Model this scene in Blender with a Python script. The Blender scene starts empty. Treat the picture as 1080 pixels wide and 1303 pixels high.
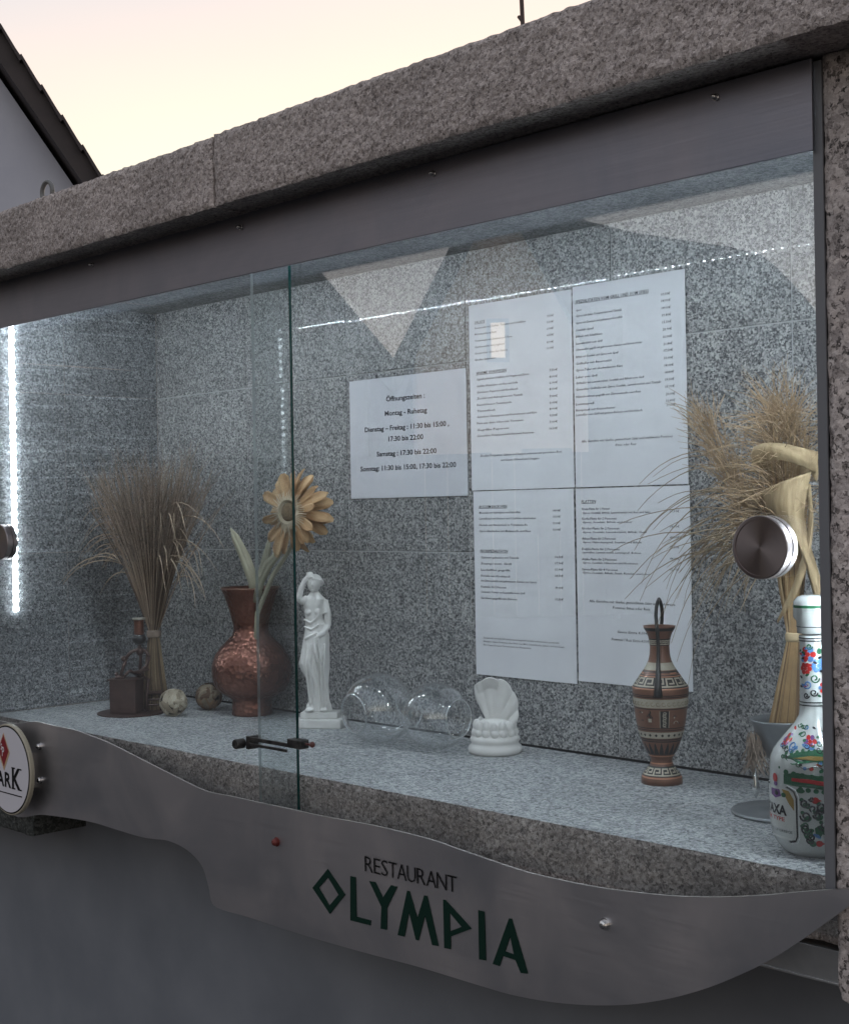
import bpy, bmesh, math, random
from mathutils import Vector, Matrix, noise
R = math.radians
sc = bpy.context.scene
random.seed(7)
SKY_NISHITA = 0.05
SKY_HAZE = 0.825
EXPOSURE = 0.3
LED = 345.0
LED_BLOOM = 5.0
# ---------------------------------------------------------------- camera
cam_d = bpy.data.cameras.new('camera'); cam = bpy.data.objects.new('camera', cam_d)
sc.collection.objects.link(cam); sc.camera = cam
yaw, pitch, roll = 0.80115, -0.00098, -0.01724
cam_f = Vector((-math.sin(yaw)*math.cos(pitch), math.cos(yaw)*math.cos(pitch), math.sin(pitch)))
cam_r = Vector((math.cos(yaw), math.sin(yaw), 0)); cam_u = cam_r.cross(cam_f)
r2 = cam_r*math.cos(roll)+cam_u*math.sin(roll); u2 = cam_u*math.cos(roll)-cam_r*math.sin(roll)
M = Matrix((r2, u2, -cam_f)).transposed().to_4x4(); M.translation = Vector((2.4953, -1.2607, 0.3728))
cam.matrix_world = M
cam_d.sensor_fit = 'HORIZONTAL'; cam_d.sensor_width = 36; cam_d.lens = 36*1789.05/1080
cam_d.clip_start = .02; cam_d.clip_end = 500
# ---------------------------------------------------------------- world: dusk sky
W = bpy.data.worlds.new('World'); sc.world = W; W.use_nodes = True
nt = W.node_tree; nt.nodes.clear(); N = nt.nodes.new; L = nt.links.new
out = N('ShaderNodeOutputWorld'); bg = N('ShaderNodeBackground'); add = N('ShaderNodeAddShader')
sky = N('ShaderNodeTexSky'); sky.sky_type = 'NISHITA'; sky.sun_disc = False
sky.sun_elevation = R(1.5); sky.sun_rotation = R(-35); sky.altitude = 150; sky.dust_density = 2.0
bg.inputs['Strength'].default_value = SKY_NISHITA
L(sky.outputs[0], bg.inputs[0])
tc = N('ShaderNodeTexCoord'); sx = N('ShaderNodeSeparateXYZ'); L(tc.outputs['Generated'], sx.inputs[0])
nz = N('ShaderNodeTexNoise'); nz.inputs['Scale'].default_value = 2.2; nz.inputs['Detail'].default_value = 3
mp = N('ShaderNodeMapping'); mp.inputs['Scale'].default_value = (1, 1, 3.5); L(tc.outputs['Generated'], mp.inputs[0]); L(mp.outputs[0], nz.inputs[0])
ma = N('ShaderNodeMath'); ma.operation = 'MULTIPLY_ADD'; L(nz.outputs[0], ma.inputs[0]); ma.inputs[1].default_value = .10; L(sx.outputs[2], ma.inputs[2])
dt = N('ShaderNodeVectorMath'); dt.operation = 'DOT_PRODUCT'; L(tc.outputs['Generated'], dt.inputs[0]); dt.inputs[1].default_value = (-.56, .829, 0)
od = N('ShaderNodeMath'); od.operation = 'MULTIPLY_ADD'; L(dt.outputs['Value'], od.inputs[0]); od.inputs[1].default_value = -.62; od.inputs[2].default_value = .62
om = N('ShaderNodeMath'); om.operation = 'MINIMUM'; L(od.outputs[0], om.inputs[0]); om.inputs[1].default_value = .26
oa = N('ShaderNodeMath'); oa.operation = 'ADD'; L(om.outputs[0], oa.inputs[0]); oa.inputs[1].default_value = .022
mb = N('ShaderNodeMath'); mb.operation = 'ADD'; L(ma.outputs[0], mb.inputs[0]); L(oa.outputs[0], mb.inputs[1])
cr = N('ShaderNodeValToRGB'); L(mb.outputs[0], cr.inputs[0])
el = cr.color_ramp.elements; el[0].position = 0; el[0].color = (1.0, .80, .58, 1); el[1].position = 1; el[1].color = (.59, .62, .70, 1)
for p_, c_ in [(.36, (1.0, .93, .76)), (.40, (.99, .86, .73)), (.45, (.95, .80, .72)), (.52, (.79, .735, .735)), (.60, (.77, .77, .79)), (.75, (.66, .68, .74))]:
    e_ = el.new(p_); e_.color = c_+(1,)
bg2 = N('ShaderNodeBackground'); bg2.inputs['Strength'].default_value = SKY_HAZE; L(cr.outputs[0], bg2.inputs[0])
L(bg.outputs[0], add.inputs[0]); L(bg2.outputs[0], add.inputs[1]); L(add.outputs[0], out.inputs[0])
# sun: already in the haze at the horizon behind the showcase
sd = bpy.data.lights.new('sun', 'SUN'); sd.energy = .25; sd.angle = R(12); sd.color = (1, .82, .66)
so = bpy.data.objects.new('sun', sd); sc.collection.objects.link(so)
so.rotation_euler = Vector((.55, -.8, -.12)).to_track_quat('-Z', 'Y').to_euler()
sc.view_settings.view_transform = 'Standard'; sc.view_settings.look = 'None'
sc.view_settings.exposure = EXPOSURE; sc.view_settings.gamma = 1; sc.view_settings.use_curve_mapping = False
cy = sc.cycles
cy.max_bounces = 10; cy.transparent_max_bounces = 24; cy.glossy_bounces = 5; cy.diffuse_bounces = 4
cy.transmission_bounces = 6; cy.sample_clamp_indirect = 6; cy.caustics_reflective = False; cy.caustics_refractive = False
# ---------------------------------------------------------------- measured outlines and texts
PT = [[0.182,0.008],[0.2752,0.0191],[0.3423,0.0182],[0.4067,0.018],[0.4686,0.0126],[0.5163,0.0075],[0.5808,-0.003],[0.6404,-0.0132],[0.6999,-0.0229],[0.7571,-0.0321],[0.7947,-0.0353],[0.8543,-0.0342],[0.9204,-0.0341],[0.9869,-0.0335],[1.047,-0.0334],[1.1564,-0.0307],[1.2542,-0.0325],[1.2936,-0.0359],[1.356,-0.0412],[1.4152,-0.0453],[1.4716,-0.0452],[1.5153,-0.0439],[1.5489,-0.0416],[1.6071,-0.036],[1.6612,-0.0276],[1.7135,-0.0167],[1.7623,-0.0042],[1.7938,0.0038],[1.8185,0.0094],[1.8347,0.0127]]
PB = [[0.1761,-0.1542],[0.2941,-0.1394],[0.389,-0.1317],[0.4627,-0.128],[0.533,-0.129],[0.6015,-0.1297],[0.6401,-0.1273],[0.6778,-0.1239],[0.7154,-0.127],[0.7459,-0.1354],[0.7696,-0.1501],[0.7827,-0.1745],[0.7919,-0.1982],[0.8189,-0.2028],[0.8756,-0.2014],[0.984,-0.2017],[1.1171,-0.1991],[1.2236,-0.195],[1.3215,-0.194],[1.3825,-0.1928],[1.4406,-0.1872],[1.4958,-0.1779],[1.5463,-0.1657],[1.5853,-0.153],[1.6229,-0.1379],[1.6593,-0.1204],[1.6944,-0.1004],[1.7284,-0.0788],[1.7613,-0.054],[1.7932,-0.0278],[1.8182,-0.0065],[1.8346,0.009]]
OLY = [[[[1.057,-0.1021],[1.0916,-0.13],[1.06,-0.1614],[1.0246,-0.1331]],[[1.0574,-0.1131],[1.0785,-0.1324],[1.0595,-0.1504],[1.0381,-0.1307]]],[[[1.1028,-0.1036],[1.1133,-0.1033],[1.1135,-0.1545],[1.1415,-0.1539],[1.1406,-0.1604],[1.1013,-0.1618]]],[[[1.1399,-0.1035],[1.1515,-0.1029],[1.1654,-0.1202],[1.1809,-0.1015],[1.1928,-0.1013],[1.173,-0.1318],[1.1716,-0.16],[1.1601,-0.1608],[1.1623,-0.1324]]],[[[1.192,-0.1625],[1.2108,-0.1032],[1.215,-0.1029],[1.2285,-0.1339],[1.2415,-0.1032],[1.2468,-0.1032],[1.2653,-0.1609],[1.2541,-0.1619],[1.2422,-0.1279],[1.2299,-0.1613],[1.2251,-0.1614],[1.2136,-0.1292],[1.2045,-0.1619]]],[[[1.2747,-0.1022],[1.2786,-0.1019],[1.3221,-0.1281],[1.2866,-0.1449],[1.2863,-0.1602],[1.2752,-0.1611]],[[1.2854,-0.1158],[1.3056,-0.1292],[1.2855,-0.1387]]],[[[1.3339,-0.1037],[1.3438,-0.1036],[1.345,-0.1612],[1.3338,-0.1622]]],[[[1.3559,-0.1628],[1.3832,-0.1039],[1.3874,-0.1035],[1.4113,-0.1619],[1.4002,-0.1635],[1.3923,-0.1504],[1.3726,-0.1498],[1.3669,-0.163]],[[1.3846,-0.1243],[1.39,-0.1443],[1.3763,-0.1437]]]]
REST = [[1.1316,-0.0922],[1.2991,-0.0898],[1.1336,-0.0708]]
BOLTS = [[0.9477,-0.0832],[1.5257,-0.0821],[0.2929,-0.0215],[0.2936,-0.0795]]
PBOLTS = [[0.4801,0.7861],[0.8816,0.7841],[1.2728,0.7886],[1.6815,0.7908]]
TXT = {"a": [[0.9223, 0.6754, 0.0228, 0.0042, "SALATE", "u"], [0.923, 0.6661, 0.1101, 0.0032, "Bauernsalat mit Gurken, Tomaten und Schafskäse", ""], [0.9228, 0.6561, 0.0472, 0.0032, "Krautsalat", ""], [0.9225, 0.6454, 0.0811, 0.0032, "Tomatensalat mit Zwiebeln und Oliven", ""], [0.9223, 0.6355, 0.0647, 0.0032, "Gurkensalat mit Joghurt", ""], [0.922, 0.6252, 0.0709, 0.0032, "Gemischter Salat der Saison", ""], [0.9218, 0.6147, 0.0463, 0.0032, "Großer Salatteller", ""], [1.0767, 0.6687, 0.0132, 0.0032, "9,50€", ""], [1.0765, 0.6593, 0.0132, 0.0032, "5,50€", ""], [1.0762, 0.6493, 0.0133, 0.0032, "6,00€", ""], [1.076, 0.6393, 0.0132, 0.0032, "6,50€", ""], [1.0758, 0.6286, 0.0132, 0.0032, "8,90€", ""], [1.0755, 0.6192, 0.0133, 0.0032, "11,90€", ""], [0.9242, 0.593, 0.0656, 0.0042, "WARME VORSPEISEN", "u"], [0.9259, 0.5831, 0.1121, 0.0032, "Saganaki, gebackener Schafskäse mit Oregano und Zitrone", ""], [0.9256, 0.5719, 0.0883, 0.0032, "Gefüllte Weinblätter mit Reis und Soße", ""], [0.9254, 0.562, 0.0883, 0.0032, "Gebratene Peperoni mit Knoblauch", ""], [0.9252, 0.5521, 0.0984, 0.0032, "Zucchini und Auberginen mit Tzatziki", ""], [0.925, 0.5418, 0.0752, 0.0032, "Riesenbohnen in Tomatensoße", ""], [0.9247, 0.5318, 0.04, 0.0032, "Tintenfisch", ""], [0.9245, 0.5224, 0.1279, 0.0032, "Gebackene Champignons mit Kräuterbutter und Käse", ""], [0.9242, 0.5121, 0.0994, 0.0032, "Feta aus dem Ofen mit Tomaten", ""], [0.924, 0.5012, 0.0697, 0.0032, "Gegrillte Peperoni", ""], [0.9237, 0.4917, 0.1222, 0.0032, "Gemischter Vorspeisenteller für zwei Personen", ""], [1.0796, 0.5852, 0.0163, 0.0032, "7,50€", ""], [1.0794, 0.5752, 0.0163, 0.0032, "8,00€", ""], [1.0792, 0.5658, 0.0163, 0.0032, "6,90€", ""], [1.079, 0.5562, 0.0162, 0.0032, "8,50€", ""], [1.0787, 0.5451, 0.0163, 0.0032, "7,80€", ""], [1.0785, 0.5351, 0.0163, 0.0032, "9,90€", ""], [1.0783, 0.5257, 0.0163, 0.0032, "8,90€", ""], [1.0781, 0.5157, 0.0162, 0.0032, "9,50€", ""], [1.0778, 0.5057, 0.0163, 0.0032, "7,00€", ""], [1.0776, 0.4957, 0.0163, 0.0032, "16,50€", ""], [0.9302, 0.4593, 0.1716, 0.0034, "Zu allen Vorspeisen, Salaten und Suppen servieren wir geröstetes Brot", "c"], [0.9756, 0.4509, 0.0806, 0.0034, "mit feinem Olivenöl und Oregano", "c"]], "b": [[1.1334, 0.6835, 0.1367, 0.0046, "SPEZIALITÄTEN VOM GRILL UND VOM SPIESS", "u"], [1.1345, 0.6708, 0.0106, 0.0033, "Gyros", ""], [1.1343, 0.6623, 0.086, 0.0033, "Gyros mit Salat, Tomatenreis und Tzatziki", ""], [1.134, 0.6517, 0.0877, 0.0033, "Gyros mit Zwiebeln und gebratenen Kartoffeln", ""], [1.1338, 0.6408, 0.0337, 0.0033, "Souvlaki Spieß", ""], [1.1336, 0.6312, 0.0503, 0.0033, "Bifteki mit Schafskäse", ""], [1.1334, 0.6206, 0.0502, 0.0033, "Lammkotelett vom Grill", ""], [1.1331, 0.6114, 0.1238, 0.0033, "Schweinefilet gegrillt mit gebratenem Gemüse und Kräuterbutter", ""], [1.1329, 0.6006, 0.0801, 0.0033, "Bifteki mit Souvlaki und Gyros vom Spieß", ""], [1.1327, 0.5903, 0.0679, 0.0033, "Grillteller mit Bauernsalat", ""], [1.1325, 0.5804, 0.0881, 0.0033, "Gyros-Teller mit überbackenem Käse", ""], [1.1322, 0.5699, 0.0408, 0.0033, "Leber vom Grill", ""], [1.132, 0.5609, 0.1266, 0.0033, "Grillteller mit Lammkotelett, Souvlaki und Bifteki vom Grill", ""], [1.1318, 0.5513, 0.1567, 0.0033, "Gemischter Grillteller mit Gyros, Souvlaki, Lammkotelett und Tzatziki", ""], [1.1316, 0.5403, 0.1214, 0.0033, "Hähnchenbrust gegrillt mit Zitronensoße und Reis", ""], [1.1313, 0.5292, 0.035, 0.0033, "Lammspieß", ""], [1.1311, 0.5201, 0.0749, 0.0033, "Rumpsteak mit Kräuterbutter", ""], [1.131, 0.513, 0.1238, 0.0033, "Lammfilet vom Grill mit grünen Bohnen und Knoblauch", ""], [1.2919, 0.6757, 0.0155, 0.0034, "13,50€", ""], [1.2922, 0.6663, 0.0156, 0.0034, "18,90€", ""], [1.2926, 0.656, 0.0155, 0.0034, "14,00€", ""], [1.293, 0.6457, 0.0155, 0.0034, "19,80€", ""], [1.2933, 0.6357, 0.0156, 0.0034, "15,50€", ""], [1.2937, 0.6254, 0.0155, 0.0034, "20,90€", ""], [1.294, 0.6148, 0.0156, 0.0034, "16,00€", ""], [1.2944, 0.6045, 0.0155, 0.0034, "21,80€", ""], [1.2948, 0.5952, 0.0155, 0.0034, "17,50€", ""], [1.2951, 0.5843, 0.0155, 0.0034, "13,90€", ""], [1.2955, 0.5739, 0.0155, 0.0034, "18,00€", ""], [1.2958, 0.564, 0.0155, 0.0034, "14,80€", ""], [1.2962, 0.5537, 0.0155, 0.0034, "19,50€", ""], [1.2965, 0.5437, 0.0155, 0.0034, "15,90€", ""], [1.2969, 0.5329, 0.0155, 0.0034, "20,00€", ""], [1.2973, 0.5235, 0.0154, 0.0034, "16,80€", ""], [1.2977, 0.5173, 0.0155, 0.0034, "21,50€", ""], [1.1407, 0.4727, 0.1667, 0.0036, "Alle Gerichte mit Gurke, gemischtem Salat und wahlweise Pommes", "c"], [1.2047, 0.4646, 0.0381, 0.0036, "frites oder Reis", "c"]], "c": [[0.9249, 0.3772, 0.0613, 0.0042, "AUS DEM BACKOFEN", "u"], [0.9257, 0.3676, 0.089, 0.0032, "Moussaka mit Auberginen und Kartoffeln", ""], [0.9255, 0.3581, 0.1209, 0.0032, "Lammfleisch mit Bohnen und Schafskäse überbacken", ""], [0.9252, 0.3478, 0.1037, 0.0032, "Nudeln mit Rinderhack in Tomatensoße", ""], [0.925, 0.338, 0.1105, 0.0032, "Gyros überbacken mit Metaxasoße und Käse", ""], [1.0823, 0.3693, 0.0144, 0.0032, "14,90€", ""], [1.0821, 0.3599, 0.0144, 0.0032, "19,50€", ""], [1.0818, 0.3499, 0.0145, 0.0032, "15,50€", ""], [1.0816, 0.3399, 0.0145, 0.0032, "16,90€", ""], [0.9266, 0.3058, 0.0598, 0.0042, "FISCHSPEZIALITÄTEN", "u"], [0.9279, 0.2956, 0.0815, 0.0032, "Calamari gebacken mit Tzatziki", ""], [0.9276, 0.2857, 0.0658, 0.0032, "Scampi vom Grill", ""], [0.9274, 0.2756, 0.0634, 0.0032, "Lachsfilet gegrillt", ""], [0.9272, 0.2658, 0.0634, 0.0032, "Forelle mit Knoblauch", ""], [0.927, 0.2581, 0.1185, 0.0032, "mit Zitronensoße und gebratenem Gemüse der Saison", ""], [0.9267, 0.2482, 0.055, 0.0032, "Fischteller für 2 Personen", ""], [0.9265, 0.2401, 0.0945, 0.0032, "Calamari, Scampi und Lachsfilet vom Grill", ""], [0.9263, 0.2301, 0.0784, 0.0032, "Sardinen gegrillt mit Zitrone", ""], [1.0851, 0.2981, 0.0157, 0.0032, "16,50€", ""], [1.0848, 0.2884, 0.0158, 0.0032, "17,90€", ""], [1.0846, 0.2787, 0.0158, 0.0032, "15,90€", ""], [1.0844, 0.2691, 0.0158, 0.0032, "18,50€", ""], [1.084, 0.2507, 0.0157, 0.0032, "39,00€", ""], [1.0836, 0.2329, 0.0157, 0.0032, "15,50€", ""], [0.9306, 0.1661, 0.159, 0.0026, "Zusatzstoffe: mit Farbstoff, mit Konservierungsstoff, mit Antioxidationsmittel, geschwefelt", ""], [0.9304, 0.1604, 0.1691, 0.0026, "Allergene: Gluten, Krebstiere, Eier, Fisch, Soja, Milch, Schalenfrüchte, Sellerie, Senf und Sesam", ""], [0.9303, 0.1548, 0.1024, 0.0026, "Bitte fragen Sie unser Personal nach der Allergenkarte", ""]], "d": [[1.1387, 0.382, 0.0273, 0.0042, "PLATTEN", "u"], [1.1393, 0.371, 0.0525, 0.0034, "Kreta-Platte für 1 Person", ""], [1.1405, 0.365, 0.1256, 0.0028, "Gyros, Souvlaki, Bifteki, Lammkotelett mit Reis und Salat", ""], [1.139, 0.3563, 0.0655, 0.0034, "Korfu-Platte für 2 Personen", ""], [1.1401, 0.351, 0.0931, 0.0028, "Gyros, Souvlaki, Bifteki und Leber", ""], [1.1387, 0.3417, 0.0707, 0.0034, "Rhodos-Platte für 2 Personen", ""], [1.1398, 0.3361, 0.1199, 0.0028, "Gyros, Souvlaki, Lammkotelett, Bifteki, Steak", ""], [1.1383, 0.3264, 0.0643, 0.0034, "Athen-Platte für 2 Personen", ""], [1.1395, 0.321, 0.1101, 0.0028, "Gyros, Hähnchenspieß, Souvlaki und Bifteki", ""], [1.138, 0.3108, 0.0716, 0.0034, "Delphi-Platte für 2 Personen", ""], [1.1391, 0.3057, 0.109, 0.0028, "Lammfilet, Lammkotelett, Lammspieß, Bohnen", ""], [1.1376, 0.2954, 0.0656, 0.0034, "Attika-Platte für 2 Personen", ""], [1.1388, 0.2902, 0.1034, 0.0028, "Gyros, Souvlaki, Hähnchen und Kroketten", ""], [1.1373, 0.2802, 0.0676, 0.0034, "Samos-Platte für 4 Personen", ""], [1.1384, 0.2752, 0.1258, 0.0028, "Gyros, Souvlaki, Bifteki, Steak, Kotelett und Leber", ""], [1.3006, 0.3658, 0.0162, 0.0034, "19,50€", ""], [1.3002, 0.344, 0.0161, 0.0034, "38,00€", ""], [1.2998, 0.3286, 0.0162, 0.0034, "42,00€", ""], [1.2995, 0.3146, 0.0162, 0.0034, "39,50€", ""], [1.2992, 0.2982, 0.0162, 0.0034, "44,00€", ""], [1.2989, 0.283, 0.0162, 0.0034, "82,00€", ""], [1.1502, 0.2328, 0.1571, 0.0038, "Alle Gerichte mit Gurke, gemischtem Salat und wahlweise", "c"], [1.1947, 0.2244, 0.0677, 0.0038, "Pommes frites oder Reis", "c"], [1.2029, 0.1892, 0.0556, 0.0038, "Sauce Extra 4,00€", "c"], [1.1916, 0.1775, 0.0686, 0.0038, "Pommes / Reis Extra 4,50€", "c"]], "e": [[0.7086, 0.5661, 0.0958, 0.0082, "Öffnungszeiten :", "b"], [0.7047, 0.5414, 0.1048, 0.0082, "Montag - Ruhetag", "b"], [0.652, 0.5159, 0.2086, 0.0082, "Dienstag – Freitag : 11:30 bis 15:00 ,", "b"], [0.7129, 0.497, 0.0866, 0.0082, "17:30 bis 22:00", "b"], [0.682, 0.4721, 0.1483, 0.0082, "Samstag : 17:30 bis 22:00", "b"], [0.6391, 0.4475, 0.2359, 0.0082, "Sonntag: 11:30 bis 15:00, 17:30 bis 22:00", "b"]]}
# ---------------------------------------------------------------- helpers
C = sc.collection
def link(o, parent=None):
    C.objects.link(o)
    if parent: o.parent = parent
    return o
def tag(o, label=None, cat=None, group=None, kind=None):
    for k, v in (('label', label), ('category', cat), ('group', group), ('kind', kind)):
        if v: o[k] = v
    return o
def thing(name, label, cat, loc=(0,0,0), rz=0, group=None):
    o = bpy.data.objects.new(name, None); o.empty_display_size = .05
    o.location = loc; o.rotation_euler = (0,0,rz); link(o); return tag(o, label, cat, group)
class MB:
    def __init__(s): s.v = []; s.f = []; s.m = []; s.mi = 0
    def add(s, vs, fs):
        b = len(s.v); s.v += [tuple(v) for v in vs]; s.f += [tuple(i+b for i in f) for f in fs]; s.m += [s.mi]*len(fs); return s
    def box(s, a, b):
        x0,y0,z0 = a; x1,y1,z1 = b
        return s.add([(x0,y0,z0),(x1,y0,z0),(x1,y1,z0),(x0,y1,z0),(x0,y0,z1),(x1,y0,z1),(x1,y1,z1),(x0,y1,z1)],
            [(0,3,2,1),(4,5,6,7),(0,1,5,4),(1,2,6,5),(2,3,7,6),(3,0,4,7)])
    def lathe(s, prof, n=32, c=(0,0,0), axis='z', cap=True):
        vs = []; fs = []
        for r, z in prof:
            for i in range(n):
                a = 2*math.pi*i/n; p = (r*math.cos(a), r*math.sin(a), z)
                if axis == 'y': p = (p[0], -p[2], p[1])
                vs.append((p[0]+c[0], p[1]+c[1], p[2]+c[2]))
        for j in range(len(prof)-1):
            for i in range(n):
                k = (i+1) % n; fs.append((j*n+i, j*n+k, (j+1)*n+k, (j+1)*n+i))
        if cap:
            fs.append(tuple(range(n))[::-1]); fs.append(tuple((len(prof)-1)*n+i for i in range(n)))
        return s.add(vs, fs)
    def tube(s, pts, r, n=6, cap=True):
        pts = [Vector(p) for p in pts]; m = len(pts)
        rs = r if isinstance(r, (list, tuple)) else [r]*m
        vs = []; t0 = (pts[1]-pts[0]).normalized()
        up = Vector((0,0,1)) if abs(t0.z) < .9 else Vector((1,0,0))
        side = t0.cross(up).normalized()
        for i in range(m):
            t = (pts[min(i+1,m-1)]-pts[max(i-1,0)]).normalized()
            side = (side-t*side.dot(t))
            side = side.normalized() if side.length > 1e-6 else t.orthogonal().normalized()
            b = t.cross(side)
            for k in range(n):
                a = 2*math.pi*k/n; vs.append(pts[i]+(side*math.cos(a)+b*math.sin(a))*rs[i])
        fs = []
        for i in range(m-1):
            for k in range(n):
                k2 = (k+1) % n; fs.append((i*n+k, i*n+k2, (i+1)*n+k2, (i+1)*n+k))
        if cap: fs.append(tuple(range(n))[::-1]); fs.append(tuple((m-1)*n+k for k in range(n)))
        return s.add(vs, fs)
    def ball(s, c, rx, ry=None, rz=None, n=16, m=10):
        ry = ry or rx; rz = rz or rx; vs = []; fs = []
        for j in range(m+1):
            t = math.pi*j/m
            for i in range(n):
                a = 2*math.pi*i/n
                vs.append((c[0]+rx*math.sin(t)*math.cos(a)+0, c[1]+ry*math.sin(t)*math.sin(a), c[2]-rz*math.cos(t)))
        for j in range(m):
            for i in range(n):
                k = (i+1) % n; fs.append((j*n+i, j*n+k, (j+1)*n+k, (j+1)*n+i))
        return s.add(vs, fs)
    def strip(s, A, B):      # ribbon between two edge polylines
        n = len(A); vs = list(A)+list(B)
        return s.add(vs, [(i, i+1, n+i+1, n+i) for i in range(n-1)])
    def mesh(s, name, mats, smooth=False, merge=False):
        me = bpy.data.meshes.new(name); me.from_pydata(s.v, [], s.f)
        for m in (mats if isinstance(mats, (list, tuple)) else [mats]): me.materials.append(m)
        if any(s.m): me.polygons.foreach_set('material_index', s.m)
        if merge:
            bm = bmesh.new(); bm.from_mesh(me); bmesh.ops.remove_doubles(bm, verts=bm.verts, dist=merge if merge is not True else 1e-5)
            bmesh.ops.recalc_face_normals(bm, faces=bm.faces); bm.to_mesh(me); bm.free()
        if smooth: me.polygons.foreach_set('use_smooth', [True]*len(me.polygons))
        me.update(); return me
    def build(s, name, mats, parent=None, smooth=False, merge=False, loc=None, rot=None, bevel=0, seg=2):
        o = bpy.data.objects.new(name, s.mesh(name, mats, smooth, merge)); link(o, parent)
        if loc is not None: o.location = loc
        if rot is not None: o.rotation_euler = rot
        if bevel:
            b = o.modifiers.new('bevel', 'BEVEL'); b.width = bevel; b.segments = seg; b.limit_method = 'ANGLE'
        return o
def poly_mesh(polys, y, depth=0, flip=False):
    """outer ring + holes in the XZ plane, filled; optional thickness towards +Y"""
    bm = bmesh.new(); es = []
    for ring in polys:
        vs = [bm.verts.new((x, y, z)) for x, z in ring]
        es += [bm.edges.new((vs[i], vs[(i+1) % len(vs)])) for i in range(len(vs))]
    bmesh.ops.triangle_fill(bm, edges=es, use_beauty=True, normal=(0,-1,0))
    if depth:
        r = bmesh.ops.extrude_face_region(bm, geom=bm.faces[:])
        bmesh.ops.translate(bm, verts=[v for v in r['geom'] if isinstance(v, bmesh.types.BMVert)], vec=(0, depth, 0))
    bmesh.ops.recalc_face_normals(bm, faces=bm.faces)
    return bm
def bm_obj(bm, name, mat, parent=None, smooth=False):
    me = bpy.data.meshes.new(name); bm.to_mesh(me); bm.free(); me.materials.append(mat)
    if smooth: me.polygons.foreach_set('use_smooth', [True]*len(me.polygons))
    return link(bpy.data.objects.new(name, me), parent)
_fc = bpy.data.curves.new('type', 'FONT'); _fo = bpy.data.objects.new('type', _fc)
def text_raw(t, res=2, offset=0):
    """glyph outlines as (verts, faces, width, cap height) in unit size"""
    _fc.body = t; _fc.size = 1; _fc.resolution_u = res; _fc.offset = offset
    me = bpy.data.meshes.new_from_object(_fo) if False else _fo.to_mesh()
    vs = [v.co.copy() for v in me.vertices]; fs = [tuple(p.vertices) for p in me.polygons]; _fo.to_mesh_clear()
    if not vs: return [], [], 0
    x0 = min(v.x for v in vs); x1 = max(v.x for v in vs)
    return [(v.x-x0, v.y) for v in vs], fs, x1-x0
C.objects.link(_fo)
CAP = .729
def put_text(mb, t, x, z, width, cap, y, shear=0, res=2, offset=0, slope=0, fn=None):
    vs, fs, w = text_raw(t, res, offset)
    if not vs: return
    kx = width/w; kz = cap/CAP
    pts = []
    for a, b in vs:
        u = x+a*kx+b*kz*shear; v = z+b*kz+slope*(a*kx)
        pts.append(fn(u, v) if fn else (u, y, v))
    mb.add(pts, fs)
# ---------------------------------------------------------------- materials
def mat(name, col=(.5,.5,.5), rough=.6, metal=0, spec=.5, **k):
    m = bpy.data.materials.new(name); m.use_nodes = True; b = m.node_tree.nodes['Principled BSDF']
    b.inputs['Base Color'].default_value = (*col, 1); b.inputs['Roughness'].default_value = rough
    b.inputs['Metallic'].default_value = metal; b.inputs['Specular IOR Level'].default_value = spec
    for kk, v in k.items(): b.inputs[kk.replace('_', ' ')].default_value = v
    return m
def nodes(m): return m.node_tree.nodes, m.node_tree.links.new, m.node_tree.nodes['Principled BSDF']
def ramp(n, stops, const=False):
    r = n.new('ShaderNodeValToRGB'); e = r.color_ramp.elements
    if const: r.color_ramp.interpolation = 'CONSTANT'
    e[0].position, e[0].color = stops[0][0], (*stops[0][1], 1); e[1].position, e[1].color = stops[-1][0], (*stops[-1][1], 1)
    for p, c in stops[1:-1]:
        q = e.new(p); q.color = (*c, 1)
    return r
def math_(n, l, op, a, b=None, c=None):
    q = n.new('ShaderNodeMath'); q.operation = op
    for i, v in enumerate((a, b, c)):
        if v is None: continue
        if isinstance(v, (int, float)): q.inputs[i].default_value = v
        else: l(v, q.inputs[i])
    return q.outputs[0]
def mixc(n, l, f, a, b, mode='MIX'):
    q = n.new('ShaderNodeMix'); q.data_type = 'RGBA'; q.blend_type = mode
    for s_, v in ((q.inputs[0], f), (q.inputs[6], a), (q.inputs[7], b)):
        if isinstance(v, (int, float)): s_.default_value = v
        elif isinstance(v, tuple): s_.default_value = (*v, 1)
        else: l(v, s_)
    return q.outputs[2]
def bump(n, l, b, h, strength, dist, norm=None):
    q = n.new('ShaderNodeBump'); q.inputs['Strength'].default_value = strength; q.inputs['Distance'].default_value = dist
    l(h, q.inputs['Height'])
    if norm: l(norm, q.inputs['Normal'])
    l(q.outputs[0], b.inputs['Normal']); return q.outputs[0]
def texn(n, l, kind, scale, vec=None, detail=2, rough=.5, dist=0):
    q = n.new('ShaderNodeTexNoise' if kind == 'noise' else 'ShaderNodeTexVoronoi'); q.inputs['Scale'].default_value = scale
    if kind == 'noise': q.inputs['Detail'].default_value = detail; q.inputs['Roughness'].default_value = rough; q.inputs['Distortion'].default_value = dist
    if vec is not None: l(vec, q.inputs['Vector'])
    return q
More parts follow.
